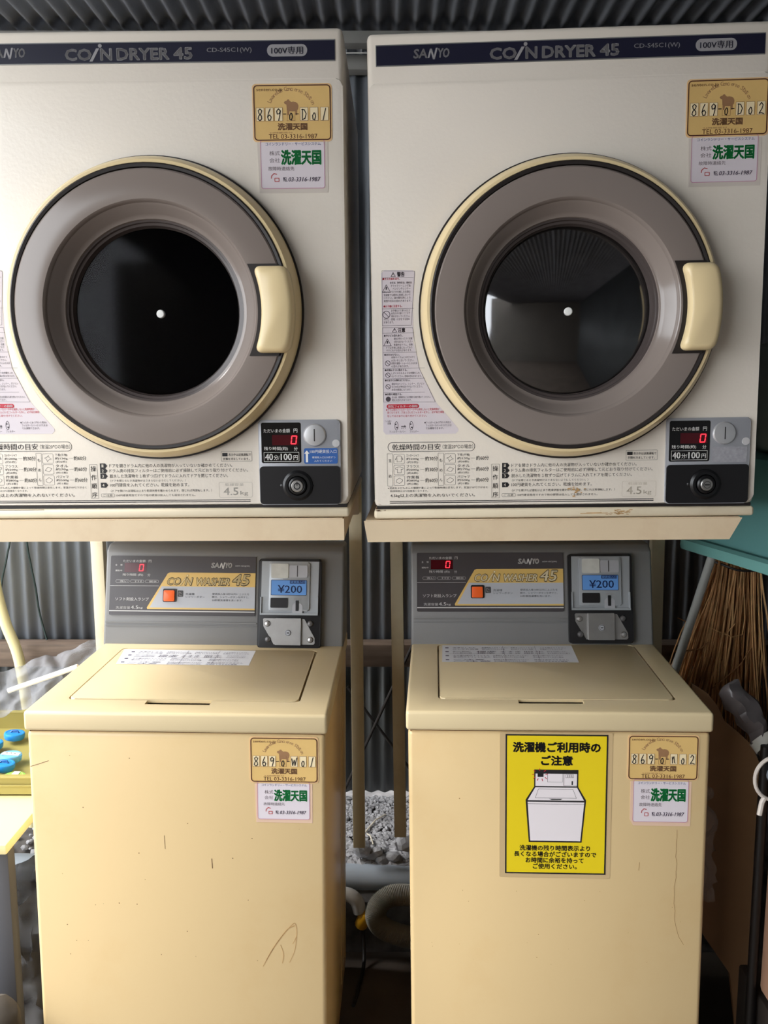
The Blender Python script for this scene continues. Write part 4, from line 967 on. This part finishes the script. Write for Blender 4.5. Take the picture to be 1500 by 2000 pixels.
# ------------------------------------------------------------------ right side
def prism_obj(name, mat, pts, w0, w1, Mx, bev=0.0):
    mb = MB(Mx); mb.prism(pts, w0, w1)
    if bev: bmesh.ops.bevel(mb.bm, geom=list(mb.bm.edges), offset=bev, segments=3, profile=.5, affect='EDGES')
    return mb
# teal tub upside down
ang = math.atan2(.082, -.35)
e = empty('washtub', 'upturned teal plastic tub at the right edge of the photo above the broom', 'tub', (.70, 1.99, 1.045), (0, 0, math.atan2(-.35, .082)))
def tub_ring(g, zz, rad): return [(p[0], p[1], zz) for p in rr(-.03 + g, g, .62 - g, .52 - g, rad, 8)]
mb = MB(); prof = [(0.012, -.002, .05), (0.0, .0, .055), (0.0, .014, .055), (.006, .020, .05), (.020, .021, .045), (.022, .026, .045), (.030, .060, .05), (.045, .190, .06), (.055, .215, .07), (.085, .224, .06)]
rings = [mb.ring(tub_ring(*q)) for q in prof]; mb.skin(rings); mb.bm.faces.new(rings[-1]); mb.build('tub_shell', TEAL, e)
mb = MB(); rings = [mb.ring(tub_ring(*q)) for q in ((-.006, -.006, .055), (-.008, .0, .058), (-.006, .016, .056), (.004, .022, .05))]; mb.skin(rings); rings2 = None
mb.build('rim', M('teal_rim', S(112, 166, 160), .4), e)
mb = MB(); mb.box(1.02, 1.27, 1.50, 2.0, 0, 1.036, .004); tag(mb.build('storage_cabinet', DWOOD), 'dark wooden cabinet carrying the teal tub outside the right photo edge', 'cabinet')
# grey bin on the tub
mb = MB(); mb.box(-.10, .25, -.10, .18, 0, .24, .02, 3); o = mb.build('grey_bin', M('grey_green_plastic', S(140, 150, 144), .45), None); o.location = (.905, 1.78, 1.270); o.rotation_euler = (0, 0, -.15)
cut = MB(); cut.box(-.075, .02, -.2, -.05, .03, .12, .03, 4); c_ = cut.build('cutter', DRUM); c_.location = o.location; c_.rotation_euler = o.rotation_euler; bpy.context.view_layer.update(); boolean(o, c_)
tag(o, 'grey plastic bin with a dark hand hole on top of the teal tub', 'bin')
# besom broom
e = empty('besom_broom', 'twig broom standing head down under the teal tub', 'broom', (.86, 2.13, .44))
top_c = Vector((.90, 2.15, 1.04)); mbs = [MB(), MB()]
for k in range(300):
    u = random.uniform(-1, 1); v = random.uniform(-1, 1)
    p0 = Vector((.886 + .058 * u, 2.15 + .045 * v, 1.06)); p1 = Vector((.884 + .056 * u + random.uniform(-.004, .004), 2.14 + .045 * v, .955))
    sp = .100 + random.uniform(-.03, .035)
    end = Vector((.855 + sp * u - .035 * max(0, -u), 2.10 + .055 * v, random.uniform(.47, .66)))
    mid = p1.lerp(end, .5) + Vector((random.uniform(-.016, .016), random.uniform(-.012, .012), 0))
    if k % 23 == 0: end += Vector((random.choice((-.1, -.07, .05)), 0, random.uniform(.08, .2)))
    r = random.uniform(.0011, .0027)
    mbs[k % 2].tube(smooth_path([p0 - Vector((.86, 2.13, .44)), p1 - Vector((.86, 2.13, .44)), mid - Vector((.86, 2.13, .44)), end - Vector((.86, 2.13, .44))], 3), [r] * 9 + [r * .5], 5, cap=False)
a_, b_ = mbs
t1 = a_.build('twig_bundle', TWIG, e); t2 = b_.build('inner_twigs', TWIGD, e)
for o_ in (t1, t2): o_['kind'] = 'stuff'
mb = MB(); mb.tube([(.886 - .86 + .066 * math.cos(q * math.pi / 12), .01 + .060 * math.sin(q * math.pi / 12), .527 + .003 * math.sin(q) - .012 * math.cos(q * math.pi / 12)) for q in range(25)], .0028, 6); mb.build('binding_wire', DARKM, e)
mb = MB(); mb.tube([(.03, .02, .58), (.06, .075, 1.15), (.065, .09, 1.5)], .013, 10); mb.build('broom_handle', WOOD, e)
mb = MB(); mb.box(.70, .89, 2.035, 2.23, .20, .46, .004); tag(mb.build('dark_crate', DWOOD), 'dark crate in the shadow under the twig broom', 'crate')
mb = MB(); mb.tube([(.805, 2.065, 1.02), (.735, 2.065, .76), (.630, 2.065, .37)], .0105, 14); tag(mb.build('grey_pole', GREYPOLE), 'grey plastic pole leaning left of the twig broom', 'pole')
# brown board and carton
pts = [(.594, .845), (.625, .825), (.645, .800), (.660, .770), (.690, .745), (.715, .722), (.735, .680), (.738, .52), (.740, .30), (.748, .02), (.742, .0), (.735, .0), (.700, .235), (.645, .315), (.60, .40), (.594, .46)]
mb = MB(FRONT(1.60)); mb.prism(list(reversed(pts)), -.004, .004); tag(mb.build('brown_board', CARD, smooth=False), 'dark brown curved-edged board standing in the gap right of the right washer', 'board')
mb = MB(); mb.tube([(.698, 1.50, .76), (.700, 1.50, .24), (.7015, 1.50, .0)], .0085, 12); mb.tube([(.708, 1.507, .76), (.712, 1.507, .0)], .004, 8); tag(mb.build('black_pole', M('black_metal', S(20, 17, 16), .4)), 'black pole standing between the brown board and the tan carton', 'pole')
e = empty('cardboard_carton', 'tan cardboard carton with a curled bottom edge at the lower right photo edge', 'carton', (.825, 1.40, .27))
mb = MB(); mb.box(-.110, .20, .0, .105, .0, .40, .012, 3); mb.build('carton_box', CARD2, e)
mb = MB(); mb.tube(smooth_path([(-.098, -.004, .000), (-.085, -.010, -.006), (-.06, -.012, .010), (-.03, -.012, .028), (.06, -.010, .045)], 5), .011, 10); mb.build('curled_edge', M('pale_card_edge', S(204, 172, 146), .6), e)
mb = MB(); mb.box(.718, 1.0, 1.40, 1.60, 0, .255, .004); tag(mb.build('wooden_block', DWOOD), 'dark wooden block under the tan carton', 'block')
# rolled bag with white plug, ring, pipe end
e = empty('hose_roll', 'grey bagged tube with a banded cuff and white plug at the right photo edge', 'tube', (.716, 1.55, .752))
mb = MB(); mb.tube(smooth_path([(-.055, .05, .085), (-.035, .03, .060), (-.012, .01, .022), (.0, .0, .0)], 6), [.016, .022, .024, .025, .027, .028, .028, .027, .027, .026, .026, .025, .025, .024, .024, .023, .023, .023, .023], 16)
for v in mb.bm.verts: v.co += Vector((noise.noise(v.co * 40), noise.noise(v.co * 40 + Vector((3, 1, 0))), noise.noise(v.co * 40 + Vector((9, 4, 0))))) * .011
mb.build('bag_skin', M('grey_bag', S(84, 78, 78), .3), e)
d = Vector((.020, -.03, -.030)).normalized()
mb = MB(); mb.tube([d * -.004, d * .016], .0265, 20); mb.build('pale_band', M('pale_rubber', S(170, 168, 158), .5), e)
mb = MB(); mb.tube([d * .014, d * .030], .0245, 20); mb.build('dark_band', DARKM, e)
mb = MB(); mb.tube([d * .028, d * .060, d * .066], [.0195, .0185, .015], 20); mb.build('white_plug', BOLT, e)
mb = MB(); mb.tube([(.660 + .03 + .036 * math.cos(q * math.pi / 16), 1.438, .726 + .040 * math.sin(q * math.pi / 16)) for q in range(33)], .0034, 8); mb.tube([(.673, 1.438, .690), (.668, 1.436, .682), (.664, 1.434, .660)], .0046, 8)
tag(mb.build('wire_ring', M('white_wire_and_slit', S(206, 196, 186), .5)), 'white wire ring with a twisted tail in front of the black pole', 'ring')
mb = MB(); mb.lathe([(.010, -.02), (.016, -.02), (.016, .05), (.010, .05), (.010, -.02)], (.715, 1.46, .708), 20); tag(mb.build('grey_pipe_end', PVC), 'open grey pipe end seen through the white wire ring', 'pipe')
sheet('film_wrap', FILM, [(.600, 1.55, .42), (.645, 1.56, .42), (.632, 1.57, .65), (.602, 1.56, .66)], 20, 30, .022, 5.0, 'shiny clear plastic wrap beside the right washer', 'plastic wrap', 22.0)

bpy.data.objects.remove(TO); bpy.data.curves.remove(TC)
